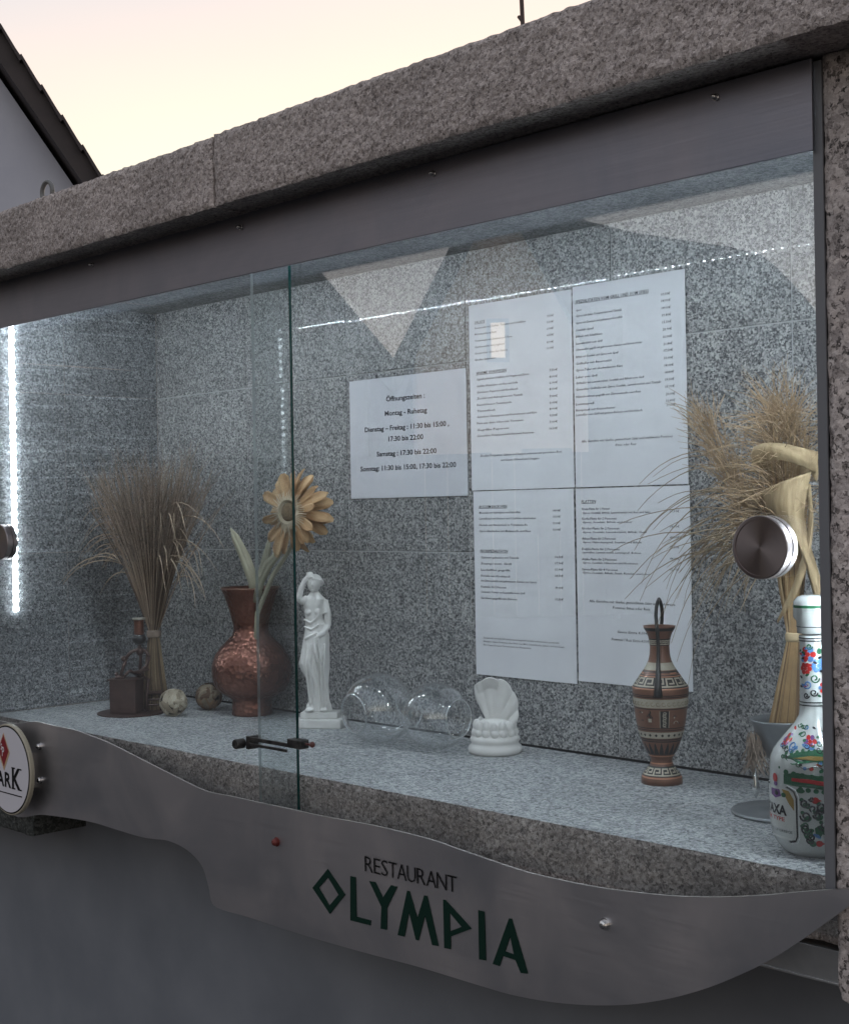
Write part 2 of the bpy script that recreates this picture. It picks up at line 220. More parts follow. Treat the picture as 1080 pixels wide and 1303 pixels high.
def granite(name, stops, scale=260, rough=.5, bmp=.4, bd=.002, coat=0, saw=0, tint=(1,1,1), dirt=.25, stretch=(1,1,1), blotch=.55):
    m = mat(name, rough=rough); n, l, b = nodes(m)
    tc = n.new('ShaderNodeTexCoord'); oi = n.new('ShaderNodeObjectInfo')
    ad = n.new('ShaderNodeVectorMath'); ad.operation = 'MULTIPLY_ADD'; l(oi.outputs['Random'], ad.inputs[0]); ad.inputs[1].default_value = (3.1, 7.7, 5.3); l(tc.outputs['Object'], ad.inputs[2])
    mp = n.new('ShaderNodeMapping'); mp.inputs['Scale'].default_value = stretch; l(ad.outputs[0], mp.inputs[0]); P = mp.outputs[0]
    ds = texn(n, l, 'noise', scale*.9, P, 2)
    dv = n.new('ShaderNodeVectorMath'); dv.operation = 'MULTIPLY_ADD'; l(ds.outputs['Color'], dv.inputs[0]); dv.inputs[1].default_value = (2.2/scale,)*3; l(P, dv.inputs[2])
    v1 = texn(n, l, 'vor', scale, dv.outputs[0]); s1 = n.new('ShaderNodeSeparateColor'); l(v1.outputs['Color'], s1.inputs[0])
    v2 = texn(n, l, 'vor', scale*2.1, dv.outputs[0]); s2 = n.new('ShaderNodeSeparateColor'); l(v2.outputs['Color'], s2.inputs[0])
    big = texn(n, l, 'noise', 7, P, 3)
    g = math_(n, l, 'ADD', math_(n, l, 'MULTIPLY', s1.outputs[0], .68), math_(n, l, 'MULTIPLY', s2.outputs[0], .32))
    r = ramp(n, stops); l(g, r.inputs[0])
    fine = texn(n, l, 'noise', scale*4, P, 2)
    v3 = texn(n, l, 'vor', scale*.36, dv.outputs[0]); s3 = n.new('ShaderNodeSeparateColor'); l(v3.outputs['Color'], s3.inputs[0])
    r3 = ramp(n, [(.10,(.62,.62,.64)),(.22,(1,1,1)),(.80,(1,1,1)),(.92,(1.22,1.20,1.18))]); l(s3.outputs[0], r3.inputs[0])
    c1 = mixc(n, l, .35, mixc(n, l, blotch, r.outputs[0], r3.outputs[0], 'MULTIPLY'), fine.outputs['Fac'], 'OVERLAY')
    hs = n.new('ShaderNodeHueSaturation'); hs.inputs['Saturation'].default_value = .9; l(c1, hs.inputs['Color'])
    bw = ramp(n, [(.35, (1-dirt,)*3), (.65, (1+dirt*.3,)*3)]); l(big.outputs['Fac'], bw.inputs[0])
    c2 = mixc(n, l, 1.0, hs.outputs[0], bw.outputs[0], 'MULTIPLY')
    rv = math_(n, l, 'MULTIPLY_ADD', oi.outputs['Random'], .14, .93)
    cb = n.new('ShaderNodeCombineColor'); [l(rv, cb.inputs[i]) for i in range(3)]
    c3 = mixc(n, l, 1.0, c2, cb.outputs[0], 'MULTIPLY'); c4 = mixc(n, l, 1.0, c3, tint, 'MULTIPLY'); l(c4, b.inputs['Base Color'])
    h = math_(n, l, 'ADD', s1.outputs[1], math_(n, l, 'MULTIPLY', texn(n, l, 'noise', scale*.45, P, 4).outputs['Fac'], 1.4))
    if saw:
        wp = n.new('ShaderNodeMapping'); wp.inputs['Scale'].default_value = (.4, .4, 150); l(P, wp.inputs[0])
        wn = texn(n, l, 'noise', 1, wp.outputs[0], 2); h = math_(n, l, 'ADD', h, math_(n, l, 'MULTIPLY', wn.outputs['Fac'], saw))
        streak_light = ramp(n, [(.44,(.93,)*3),(.60,(1,)*3),(.66,(1.35,)*3)]); l(wn.outputs['Fac'], streak_light.inputs[0]); l(mixc(n, l, 1.0, c4, streak_light.outputs[0], 'MULTIPLY'), b.inputs['Base Color'])  # LED light streaks along the saw lines, painted into the colour
    bump(n, l, b, h, bmp, bd)
    if coat:
        b.inputs['Coat Weight'].default_value = coat; b.inputs['Coat Roughness'].default_value = .02
        wv = texn(n, l, 'noise', 30, P, 2); bq = n.new('ShaderNodeBump'); bq.inputs['Strength'].default_value = .10; bq.inputs['Distance'].default_value = .0003
        l(wv.outputs['Fac'], bq.inputs['Height']); l(bq.outputs[0], b.inputs['Coat Normal'])
    return m
def noisy(name, c1, c2, scale=20, rough=.6, metal=0, bmp=.15, bd=.001, stretch=(1,1,1), detail=4, **k):
    m = mat(name, c1, rough, metal, **k); n, l, b = nodes(m); tc = n.new('ShaderNodeTexCoord')
    mp = n.new('ShaderNodeMapping'); mp.inputs['Scale'].default_value = stretch; l(tc.outputs['Object'], mp.inputs[0])
    t = texn(n, l, 'noise', scale, mp.outputs[0], detail); r = ramp(n, [(.3, c1), (.7, c2)]); l(t.outputs['Fac'], r.inputs[0])
    l(r.outputs[0], b.inputs['Base Color']); bump(n, l, b, t.outputs['Fac'], bmp, bd); return m
def steel(name, col=(.42,.41,.42), rough=.38, stretch=(3,3,260)):
    m = mat(name, col, rough, 1.0); n, l, b = nodes(m); tc = n.new('ShaderNodeTexCoord')
    mp = n.new('ShaderNodeMapping'); mp.inputs['Scale'].default_value = stretch; l(tc.outputs['Object'], mp.inputs[0])
    t = texn(n, l, 'noise', 3, mp.outputs[0], 3); t2 = texn(n, l, 'noise', 5, tc.outputs['Object'], 6, .6, .6)
    l(math_(n, l, 'MULTIPLY_ADD', t.outputs['Fac'], .18, math_(n, l, 'MULTIPLY_ADD', t2.outputs['Fac'], .2, rough-.19)), b.inputs['Roughness'])
    r = ramp(n, [(.3, (col[0]*.80,col[1]*.82,col[2]*.86)), (.7, (col[0]*1.16,col[1]*1.10,col[2]*1.08))]); l(t2.outputs['Fac'], r.inputs[0]); l(r.outputs[0], b.inputs['Base Color'])
    bump(n, l, b, t.outputs['Fac'], .14, .0004); return m
def clear(name, tint=(.93,.98,.97), f0=.05, rim=1.0, rough=0, smudge=0, pw=5.0):
    m = bpy.data.materials.new(name); m.use_nodes = True; n = m.node_tree.nodes; l = m.node_tree.links.new; n.clear()
    o = n.new('ShaderNodeOutputMaterial'); tr = n.new('ShaderNodeBsdfTransparent'); tr.inputs[0].default_value = (*tint, 1)
    gl = n.new('ShaderNodeBsdfGlossy'); gl.inputs['Roughness'].default_value = rough; gl.inputs[0].default_value = (1,1,1,1)
    ge = n.new('ShaderNodeNewGeometry'); d = n.new('ShaderNodeVectorMath'); d.operation = 'DOT_PRODUCT'
    l(ge.outputs['Normal'], d.inputs[0]); l(ge.outputs['Incoming'], d.inputs[1])
    c = math_(n, l, 'ABSOLUTE', d.outputs['Value']); p = math_(n, l, 'POWER', math_(n, l, 'SUBTRACT', 1.0, c), pw)
    f = math_(n, l, 'MULTIPLY_ADD', p, (1-f0)*rim, f0)
    mx = n.new('ShaderNodeMixShader'); l(f, mx.inputs[0]); l(tr.outputs[0], mx.inputs[1]); l(gl.outputs[0], mx.inputs[2])
    last = mx.outputs[0]
    if smudge:
        df = n.new('ShaderNodeBsdfDiffuse'); df.inputs[0].default_value = (.8,.8,.8,1); tc = n.new('ShaderNodeTexCoord')
        t = texn(n, l, 'noise', 9, tc.outputs['Object'], 6, .65, 1.5); r = ramp(n, [(.5, (0,0,0)), (.8, (1,1,1))]); l(t.outputs['Fac'], r.inputs[0])
        m2 = n.new('ShaderNodeMixShader'); l(math_(n, l, 'MULTIPLY_ADD', r.outputs[0], smudge, smudge*.25), m2.inputs[0]); l(last, m2.inputs[1]); l(df.outputs[0], m2.inputs[2]); last = m2.outputs[0]
    l(last, o.inputs[0]); return m
def glow(name, col, s):
    m = mat(name, (.8,.8,.8), .5); b = m.node_tree.nodes['Principled BSDF']
    b.inputs['Emission Color'].default_value = (*col, 1); b.inputs['Emission Strength'].default_value = s; return m
G_wall = granite('granite_polished', [(.14,(.030,.034,.042)),(.29,(.10,.108,.125)),(.45,(.21,.222,.245)),(.62,(.34,.355,.383)),(.85,(.50,.515,.54))], 380, .42, .25, .0006, coat=.13, dirt=.16, tint=(1.05,1.01,.95))
G_side = granite('granite_sawn', [(.12,(.04,.045,.052)),(.32,(.13,.14,.155)),(.5,(.24,.253,.27)),(.7,(.35,.365,.38)),(.88,(.50,.51,.52))], 360, .55, .5, .0012, saw=2.4, dirt=.25)
G_top = granite('granite_shelf', [(.10,(.07,.075,.08)),(.28,(.22,.235,.25)),(.5,(.37,.385,.40)),(.8,(.56,.57,.57))], 330, .6, .5, .0012, dirt=.12)
G_ceil = granite('granite_ceiling', [(.15,(.10,.11,.115)),(.4,(.24,.25,.26)),(.8,(.40,.41,.42))], 300, .6, .3, .001, dirt=.2)
G_rough = granite('granite_flamed', [(.10,(.13,.110,.103)),(.22,(.26,.226,.213)),(.5,(.395,.347,.328)),(.72,(.48,.425,.402)),(.9,(.59,.53,.505))], 320, .85, .8, .003, dirt=.20, blotch=.0, tint=(1.03,1.0,.99))
G_edge = granite('granite_bush_hammered', [(.10,(.10,.08,.07)),(.26,(.25,.205,.185)),(.5,(.41,.345,.315)),(.75,(.53,.455,.42)),(.9,(.66,.58,.53))], 330, .8, .5, .003, dirt=.3)
G_pink = granite('granite_pink_pillar', [(.12,(.045,.038,.035)),(.24,(.18,.15,.14)),(.38,(.38,.325,.305)),(.65,(.48,.415,.39)),(.9,(.60,.53,.50))], 210, .75, .6, .0022, dirt=.15)
M_grout = noisy('pale_grout', (.42,.43,.44), (.5,.5,.5), 60, .9)
M_panel = steel('fascia_steel', (.235,.235,.262), .45)
M_plate = steel('brushed_steel', (.56,.555,.57), .42)
M_edge = mat('cut_steel_edge', (.6,.58,.56), .35, 1)
M_screw = mat('screw_steel', (.62,.61,.6), .22, 1)
M_rust = mat('red_rusty_screw', (.16,.035,.03), .5, .3)
M_lower = noisy('grey_painted_panel', (.155,.166,.188), (.205,.216,.24), 7, .45, 0, .25, .0012, spec=.5)
M_alu = noisy('aluminium_rail', (.42,.42,.42), (.5,.5,.5), 40, .4, .8, .02)
M_green = mat('dark_green_film', (.004,.022,.015), .7, 0, .15)
M_black = mat('black_film', (.008,.008,.009), .7, 0, .15)
M_ink = mat('printer_ink', (.035,.035,.045), .6)
M_paper = noisy('white_paper', (.76,.765,.81), (.81,.815,.85), 9, .65, 0, .6, .006)
# ================================================================ SETTING
g = MB().add([(-200,-200,-1.13),(200,-200,-1.13),(200,200,-1.13),(-200,200,-1.13)], [(0,1,2,3)]).build('ground', noisy('asphalt', (.045,.045,.047), (.065,.063,.062), 60, .9, bmp=.4, bd=.004)); tag(g, kind='structure')
# ---- showcase of granite
case = thing('display_case', 'large wall-height granite display case with glass front and steel fascia', 'display case')
def rough_block(x0, x1, y0, y1, z0, z1, step, amp, name, m, parent, seed=0, rnd=.0, freq=110, corner=0, tilt=0):
    nx = max(2, int((x1-x0)/step)); nz = max(2, int((z1-z0)/step)); vs = []; fs = []
    def disp(x, z): 
        p = Vector((x*freq+seed, 3.3, z*freq)); return noise.noise(p)*amp+noise.noise(p*.23)*amp*1.3+abs(noise.noise(p*2.3))*amp*.5
    for j in range(nz+1):
        for i in range(nx+1):
            x = x0+(x1-x0)*i/nx; z = z0+(z1-z0)*j/nz+tilt*(x-x0); y = y0+disp(x, z)
            if corner:
                dx = corner-(x-x0); dz = corner-(z-z0)
                if dx > 0 and dz > 0 and math.hypot(dx, dz) > corner:
                    k = corner/math.hypot(dx, dz); x = x0+corner-dx*k; z = z0+corner-dz*k
            e = min(j, nz-j, i, nx-i)
            if e < 3: y += rnd*(3-e)**2/9
            if j in (0, nz): z += noise.noise(Vector((x*freq*.8+seed, 9, z*40)))*amp*.8
            if i in (0, nx): x += noise.noise(Vector((z*freq*.8+seed, 5, x*40)))*amp*.9
            vs.append((x, y, z))
    W_ = nx+1
    for j in range(nz):
        for i in range(nx): fs.append((j*W_+i, j*W_+i+1, (j+1)*W_+i+1, (j+1)*W_+i))
    rim = [i for i in range(nx+1)]+[(j)*W_+nx for j in range(1, nz+1)]+[nz*W_+i for i in range(nx-1, -1, -1)]+[j*W_ for j in range(nz-1, 0, -1)]
    steps_ = 4; prev = rim
    for q in range(1, steps_+1):
        b = len(vs)
        for k in rim:
            x, y, z = vs[k]; t = q/steps_; n_ = noise.noise(Vector((x*freq*.5, y1*t*60+q*7, z*freq*.5)))*amp*.6*(q < steps_)
            vs.append((x+(n_ if k % W_ in (0, nx) else 0), y+(y1-y)*t, z+n_*(0 if k % W_ in (0, nx) else 1)))
        cur = list(range(b, b+len(rim)))
        for k in range(len(rim)):
            k2 = (k+1) % len(rim); fs.append((prev[k2], prev[k], cur[k], cur[k2]))
        prev = cur
    fs.append(tuple(prev)[::-1])
    o = MB().add(vs, fs).build(name, m, parent); return o
XW, D, H = 1.785, .385, .793
lint = MB().box((-.6,.39,.801), (2.4,.46,.89)).build('lintel', G_rough, case)
rough_block(-.62, .8975, -.112, .388, .7900, .8880, .0032, .0018, 'granite_block', G_rough, lint, 11, .003, tilt=.0055)
rough_block(.9005, 2.42, -.112, .388, .7995, .8985, .0032, .0018, 'granite_block', G_rough, lint, 77, .003, tilt=.006)
rough_block(1.797, 2.12, -.045, .42, -.107, .8035, .0036, .0012, 'pillar', G_pink, case, 31, .004, 120, corner=.016)
rough_block(-.32, -.001, -.045, .42, -.205, .7925, .008, .0016, 'pillar', G_rough, case, 41, .004, 120)
rough_block(-.001, .172, -.012, .2, -.204, -.0665, .004, .0016, 'corbel', granite('granite_shaded', [(.1,(.012,.014,.013)),(.4,(.035,.04,.037)),(.9,(.10,.105,.10))], 230, .7, .8, .003), case, 51, .003, 120)  # corbel: shade below the shelf put into its dark granite colours
# shelf slab
slab = rough_block(.0, XW, .0, .392, -.066, -.0006, .0032, .0011, 'shelf', G_edge, case, 5, .0012, 150)
top = MB(); NX, NY = 120, 26; vs = []; fs = []
for j in range(NY+1):
    for i in range(NX+1):
        x = XW*i/NX; y = .0015+.3845*j/NY
        if j == 0: y += noise.noise(Vector((x*90, 1, 2)))*.0012
        vs.append((x, y, 0.0))
for j in range(NY):
    for i in range(NX): a = j*(NX+1)+i; fs.append((a, a+1, a+NX+2, a+NX+1))
top.add(vs, fs).build('slab_surface', G_top, slab)
# back wall, side walls, ceiling
bw = MB().box((-.005, D+.0016, -.002), (XW+.005, D+.04, H)).build('back_wall', M_grout, case)
rows = [(0.0035,.3022),(.3042,.6142),(.6162,.7925)]; cols = [(.001,.3065),(.3085,.601),(.603,.8995),(.9015,1.1995),(1.2015,1.4995),(1.5015,XW-.0005)]
for a, b in cols:
    for z0, z1 in rows:
        q = (a+b)/2; zc = (z0+z1)/2; o = MB().box((a-q, 0, z0-zc), (b-q, .012, z1-zc)).build('tile', G_wall, bw, bevel=.0006, seg=1)
        o.location = (q, D+random.uniform(0,.0004), zc); o.rotation_euler = (random.uniform(-.003,.003), 0, random.uniform(-.0022,.0022))
MB().box((0, D-.0012, .0002), (XW, D+.003, .0036)).build('joint_seal', M_black, bw)
for side in (0, 1):
    x0, x1 = ((-.04, -.0016) if side == 0 else (XW+.0016, XW+.04))
    sw = MB().box((x0, -.004, -.002), (x1, D+.04, H)).build('side_wall', M_grout, case)
    for z0, z1 in ((.0012,.3022),(.3032,.6152),(.6162,.7925)):
        for y0, y1 in ((0,.1695),(.1705,D-.0005)): MB().box((-.012 if side == 0 else XW, y0, z0), (0 if side == 0 else XW+.012, y1, z1)).build('tile', G_side, sw, bevel=.0004, seg=1)
MB().box((-.01, -.046, .7930), (XW+.001, D+.03, .7990)).build('ceiling', G_ceil, case)
# fascia of steel in front of the glass
fas = MB().box((-.10, -.050, .7125), (1.7895, -.0465, .8010)).build('fascia_panel', M_panel, case, bevel=.0004)
def bolt(p, parent, m=M_screw, s=1.0, y0=-.0503):
    b = MB(); b.lathe([(.0052*s,0),(.0052*s,.0012),(.0040*s,.0014),(.0040*s,.0045),(.0034*s,.0062),(.0018*s,.0074),(.0002,.0078)], 14, (p[0], y0, p[1]), 'y', cap=True)
    return b.build('bolt', m, parent, smooth=False)
for p in PBOLTS: bolt((p[0], p[1]-.0035), fas, s=.75)
sr = MB().box((1.7862,-.0440,-.028), (1.7885,-.0005,.7990)).box((1.7885,-.0440,-.028), (1.7965,-.0415,.7990))
sr.build('side_rail', mat('rail_grey', (.15,.153,.165), .5), case)
MB().box((.0,.0005,-.1060), (1.783,.028,-.0725)).box((.0,-.0030,-.1060),(1.783,.0005,-.1035)).build('bottom_rail', M_alu, case, bevel=.0005)
# wall under the case
lw = MB().box((-.9,.10,-1.13), (2.6,.30,-.108)).build('wall_below', M_lower, None); tag(lw, 'smooth dark grey wall the granite case stands on, below the steel plate', 'wall')
# ---- LED strips
M_tape3 = mat('strip_tape', (.8,.8,.78), .5); M_led = glow('led_diode', (.84,.93,1.0), LED); M_tape = glow('led_bloom', (.86,.94,1.0), LED_BLOOM); M_tape2 = mat('led_tape', (.8,.8,.78), .5)
dio_h = MB().box((-.0014,-.0018,-.0012), (.0014,.0018,0)).mesh('diode', glow('led_chip', (.84,.93,1.0), LED*2.4))
dio_v = MB().box((0,-.0025,-.0025), (.0012,.0025,.0025)).mesh('diode', M_led); dio_b = MB().ball((-.004,0,0), .0034,.0052,.0052, 10, 8).mesh('diode', glow('led_lens', (.86,.94,1.0), LED*.16))
t = thing('led_strip', 'horizontal white LED strip under the ceiling behind the steel fascia', 'light strip', (0,.02,.7905))
MB().box((.02,-.005,-.001),(1.76,.005,.0015)).build('tape', M_tape2, t); MB().box((.02,-.0035,-.0016),(1.76,.0035,-.0010)).build('glow_body', glow('led_even_glow', (.84,.93,1.0), LED*.0012), t)  # faint glowing bar added for an even glow between the diodes
for i in range(104):
    o = link(bpy.data.objects.new('diode', dio_h), t); o.location = (.03+i*.01667, 0, -.0016)
def vstrip(x, z0, z1, flip, label):
    t = thing('led_strip', label, 'light strip', (x,.056,z0))
    if flip: t.rotation_euler = (0,0,math.pi)
    MB().box((.0003,-.006,-.004),(.0018,.006,z1-z0+.004)).build('tape', M_tape2, t)
    if not flip: MB().tube([(.003,0,-.003),(.003,0,(z1-z0)/2),(.003,0,z1-z0+.003)], .0036, 8).build('glow_body', M_tape, t)  # added glowing tube standing in for the bloom along the visible strip
    for i in range(int((z1-z0)/.01667)+1):
        o = link(bpy.data.objects.new('diode', dio_v if flip else dio_b), t); o.location = (.0080, 0, i*.01667)
vstrip(0, .197, .784, False, 'glowing vertical white LED strip on the left granite side wall')
vstrip(XW, .197, .784, True, 'vertical white LED strip on the right side wall behind the pillar')
# ---- sign plate
pl = thing('sign_plate', 'wave-shaped brushed steel sign plate reading RESTAURANT OLYMPIA below the shelf', 'sign', (0,-.057,0))
ext_t = [(-.62,.012),(-.3,.02),(.0,.015)]; ext_b = [(-.62,-.10),(-.3,-.095),(.0,-.093)]
def smooth_line(pts, k=6):
    out = []; n = len(pts)
    for i in range(n-1):
        p0 = pts[max(i-1,0)]; p1 = pts[i]; p2 = pts[i+1]; p3 = pts[min(i+2,n-1)]
        for j in range(k):
            t = j/k; out.append(tuple(.5*((2*p1[a])+(-p0[a]+p2[a])*t+(2*p0[a]-5*p1[a]+4*p2[a]-p3[a])*t*t+(-p0[a]+3*p1[a]-3*p2[a]+p3[a])*t**3) for a in (0,1)))
    return out+[pts[-1]]
T_ = smooth_line(ext_t+[tuple(p) for p in PT], 4); B_ = smooth_line(ext_b+[tuple(p) for p in PB], 4)
bm = poly_mesh([T_+B_[::-1]], 0, .0025)
o = bm_obj(bm, 'plate', M_plate, pl)
ti = MB(); n_ = len(T_); ti.strip([(x,-.0002,z) for x,z in T_], [(x,.0024,z+.0004) for x,z in T_]); ti.build('polished_edge', M_edge, pl)
for rings in OLY: bm_obj(poly_mesh([[tuple(p) for p in r] for r in rings], -.0010, .0008), 'letter', M_green, pl)
a, b, c = REST; mb = MB()
wd = math.hypot(b[0]-a[0], b[1]-a[1]); cap = c[1]-a[1]
rx = a[0]
for ch, wch, gap in [('R',.98,.1),('E',.78,.12),('S',.75,.1),('T',.95,.04),('A',1.08,.04),('U',1.0,.12),('R',.98,.08),('A',1.08,.06),('N',1.08,.1),('T',.95,0)]:
    u = wd/10.46; put_text(mb, ch, rx, a[1]+(b[1]-a[1])*(rx-a[0])/wd, wch*u, cap, -.0009, offset=-.008); rx += (wch+gap)*u
mb.build('lettering', M_black, pl)
bolt(BOLTS[0], pl, M_rust, 1.25, 0); bolt(BOLTS[1], pl, M_screw, 1.3, 0); bolt(BOLTS[2], pl, M_screw, 1.2, 0); bolt(BOLTS[3], pl, M_screw, 1.2, 0)
for p in BOLTS:   # standoffs between plate and slab
    MB().tube([(p[0],.0026,p[1]),(p[0],.0560,p[1])], .004, 8).build('standoff', M_screw, pl)
# ---- round brewery sign
rs = thing('round_sign', 'round white enamel sign with dark red diamond above the word PARK', 'sign', (.232,-.072,-.0650))
MB().lathe([(.077,.005),(.0790,.006),(.0790,.012),(.0780,.0135)], 64, (0,.0,0), 'y').build('disc', mat('cream_rim', (.40,.36,.28), .45), rs, smooth=False)
MB().lathe([(.0762,.0137),(.0762,.0142)], 64, (0,0,0), 'y').build('black_ring', M_black, rs)
MB().lathe([(.0738,.0141),(.0738,.0147)], 64, (0,0,0), 'y').build('enamel_face', mat('white_enamel', (.62,.60,.64), .25), rs)
YF = -.0152; M_red = mat('sign_red', (.22,.012,.02), .4); M_tan = mat('sign_gold', (.5,.33,.2), .4); M_wh = mat('sign_white', (.7,.68,.7), .4)
def dia(cx, cz, w, h): return [(cx,cz+h),(cx+w,cz),(cx,cz-h),(cx-w,cz)]
bm_obj(poly_mesh([dia(-.012,.030,.0215,.033)], YF, .0003), 'emblem', M_tan, rs)
bm_obj(poly_mesh([dia(-.012,.032,.0175,.0275)], YF-.0004, .0003), 'emblem', M_red, rs)
mb = MB(); put_text(mb, 'P', -.0165, .022, .0075, .0175, YF-.0008, offset=.01); put_text(mb, 'S', -.0215, .033, .0055, .011, YF-.0008, offset=.01); mb.build('monogram', M_wh, rs)
mb = MB(); 
for ch, x, w_, h_ in (('P',-.0640,.024,.026),('A',-.0390,.027,.026),('R',-.0100,.023,.026),('K',.0160,.031,.036)):
    put_text(mb, ch, x, -.030, w_, h_, YF, offset=.028)
for x0, x1 in ((.0150,.0275),(.0360,.0500)):
    mb.box((x0,YF-.0001,-.0312),(x1,YF+.0002,-.0290)).box((x0,YF-.0001,.0042),(x1,YF+.0002,.0064))
mb.build('lettering', M_black, rs)
MB().box((-.062,YF,-.0420),(.050,YF+.0004,-.0402)).build('underline', M_black, rs)
MB().box((-.04,.001,-.03),(.04,.0168,.03)).build('bracket', M_screw, rs)
# ---- sliding glass panes
M_pane = clear('window_glass', (.962,.984,.988), .092, smudge=.022); M_gedge = mat('green_glass_edge', (.006,.045,.042), .12, 0, Coat_Weight=.4)
M_gedge2 = clear('pale_glass_edge', (.55,.66,.66), .32, .6, rough=.3)
def pane(x0, x1, y0, right):
    z0, z1, th = -.055, .775, .005
    p = MB(); p.add([(x0,0,z0),(x1,0,z0),(x1,0,z1),(x0,0,z1)], [(0,1,2,3)]); p.add([(x0,th,z0),(x1,th,z0),(x1,th,z1),(x0,th,z1)], [(3,2,1,0)])
    t = p.build('glass_pane', M_pane, case); t.location = (0,y0,0); t['label'] = right
    for x, m_ in ((x0, M_gedge2), (x1, M_gedge)):
        MB().add([(x,0,z0),(x,th,z0),(x,th,z1),(x,0,z1)], [(0,1,2,3)]).build('edge', m_, t)
    return t
pA = pane(-.0, .9476, -.0195, 'left sliding glass pane whose dark green edge stands before the statue')
pB = pane(.851, 1.785, -.0125, 'right sliding glass pane in front of the menus')
def knob(x, z, y, parent, ):
    k = MB(); 
    k.lathe([(.0310,-.0085),(.0322,-.0075),(.0322,.0000)], 48, (0,0,0), 'y', cap=False)
    k.lathe([(.0296,0),(.0296,.0022)], 48, (0,0,0), 'y', cap=False)
    k.lathe([(.0322,.0022),(.0322,.0112),(.0313,.0122),(.0284,.0122),(.0284,.0112),(.0001,.0112)], 48, (0,0,0), 'y', cap=False)
    k.lathe([(.0322,0),(.0296,0)], 48, (0,0,0), 'y', cap=False); k.lathe([(.0296,.0022),(.0322,.0022)], 48, (0,0,0), 'y', cap=False)
    o = k.build('knob', M_knob, parent, smooth=True); o.location = (x, y, z)
    o.modifiers.new('es', 'EDGE_SPLIT').split_angle = R(30)
    return o
M_knob = mat('turned_steel', (.30,.262,.26), .3, 1.0); n, l, b = nodes(M_knob); tcn = n.new('ShaderNodeTexCoord'); sp = n.new('ShaderNodeSeparateXYZ'); l(tcn.outputs['Object'], sp.inputs[0])
ang = math_(n, l, 'ARCTAN2', sp.outputs[2], sp.outputs[0])
fan = math_(n, l, 'MULTIPLY_ADD', math_(n, l, 'SINE', math_(n, l, 'MULTIPLY', ang, 4.0)), .5, .5)
rad = n.new('ShaderNodeVectorMath'); rad.operation = 'LENGTH'; l(tcn.outputs['Object'], rad.inputs[0])
w_ = texn(n, l, 'noise', 1, None, 2); cb = n.new('ShaderNodeCombineXYZ'); l(math_(n, l, 'MULTIPLY', rad.outputs['Value'], 2500.0), cb.inputs[0]); l(cb.outputs[0], w_.inputs['Vector'])
tg = n.new('ShaderNodeTangent'); tg.direction_type = 'RADIAL'; tg.axis = 'Y'; l(tg.outputs[0], b.inputs['Tangent']); b.inputs['Anisotropic'].default_value = .85
bump(n, l, b, w_.outputs['Fac'], .15, .0003)
kb = knob(1.7125, .3298, -.0095, pB)
ka = knob(.1267, .3288, -.0095, pA)
for kk in (ka, kb): kk.location.y += .0
for kk, pp in ((ka,pA), (kb,pB)): MB().lathe([(.012,-.0155),(.012,-.0080)], 20, tuple(kk.location), 'y').build('spindle', M_screw, pp)
# lock on the overlapping panes
lk = thing('showcase_lock', 'small tarnished metal lock bar clamped across the overlapping glass panes', 'lock', (.0,-.024,.0))
M_tarn = noisy('tarnished_brass', (.045,.045,.045), (.12,.115,.11), 90, .45, .9, .2)
MB().box((.845,-.0035,.0430),(.948,-.0010,.0485)).build('bar', M_tarn, lk, bevel=.0005); MB().box((.845,-.0035,.0355),(.935,-.0010,.0395)).build('bar', M_tarn, lk, bevel=.0005)
MB().lathe([(.0074,.0),(.0074,.013),(.0065,.015),(.0036,.015),(.0036,.0135),(.0002,.0135)], 20, (.832,-.002,.0375), 'y').build('cylinder', M_tarn, lk)
MB().box((.938,-.0050,.0430),(.968,.0110,.0555)).build('clamp', M_tarn, lk, bevel=.0012)
MB().box((.8410,-.0040,.0300),(.849,.018,.0490)).build('clamp', M_tarn, lk, bevel=.0012)
MB().tube([(.972,.002,.0505),(.983,.002,.0510)], .0016, 8).ball((.986,.002,.0512), .0042, n=12, m=8).build('knob', mat('red_brown_knob', (.12,.04,.035), .35), lk, smooth=True)
# ---- paper sheets
def sheet(name, x0, x1, z0, z1, tx, label, ink=M_ink, seed=0, y=D-.0014):
    t = thing(name, label, 'notice' if name == 'notice_sheet' else 'menu', ((x0+x1)/2, y, z0)); ox = (x0+x1)/2
    nx, nz = 14, 20; vs = []; fs = []
    wav = lambda x, z: -abs(noise.noise(Vector((x*9+seed, z*7, seed))))*.0010-.0016*max(0, (z-z0)/(z1-z0)-.93)*8*.2
    for k in (0, 1):
        for j in range(nz+1):
            for i in range(nx+1):
                x = x0+(x1-x0)*i/nx; z = z0+(z1-z0)*j/nz; vs.append((x-ox, wav(x, z)+k*.00025, z-z0))
    s_ = (nx+1)*(nz+1)
    for j in range(nz):
        for i in range(nx):
            a = j*(nx+1)+i; fs.append((a, a+1, a+nx+2, a+nx+1)); a += s_; fs.append((a, a+nx+1, a+nx+2, a+1))
    MB().add(vs, fs).build('paper', M_paper, t, smooth=True)
    mb = MB()
    for (x, z, w, h, s, st) in tx:
        fn = lambda u, v: (u-ox, wav(u, v)-.00035, v-z0)
        sh = .0 if st == 'b' else .18
        w = min(w, x1-.004-x)
        put_text(mb, s, x, z-h*.45, w, h*(1.05 if st == 'b' else 1.08), 0, sh, 1 if st != 'b' else 3, .022 if st == 'b' else .006, fn=fn)
        if st == 'u': mb.add([fn(x, z-h*.68), fn(x+w, z-h*.68), fn(x+w, z-h*.56), fn(x, z-h*.56)], [(0,1,2,3)])
    o = mb.build('lettering', ink, t)
    return t
sheet('menu_sheet', .9100, 1.1255, .4040, .7040, TXT['a'], 'upper left menu page with salads and warm starters', seed=1)
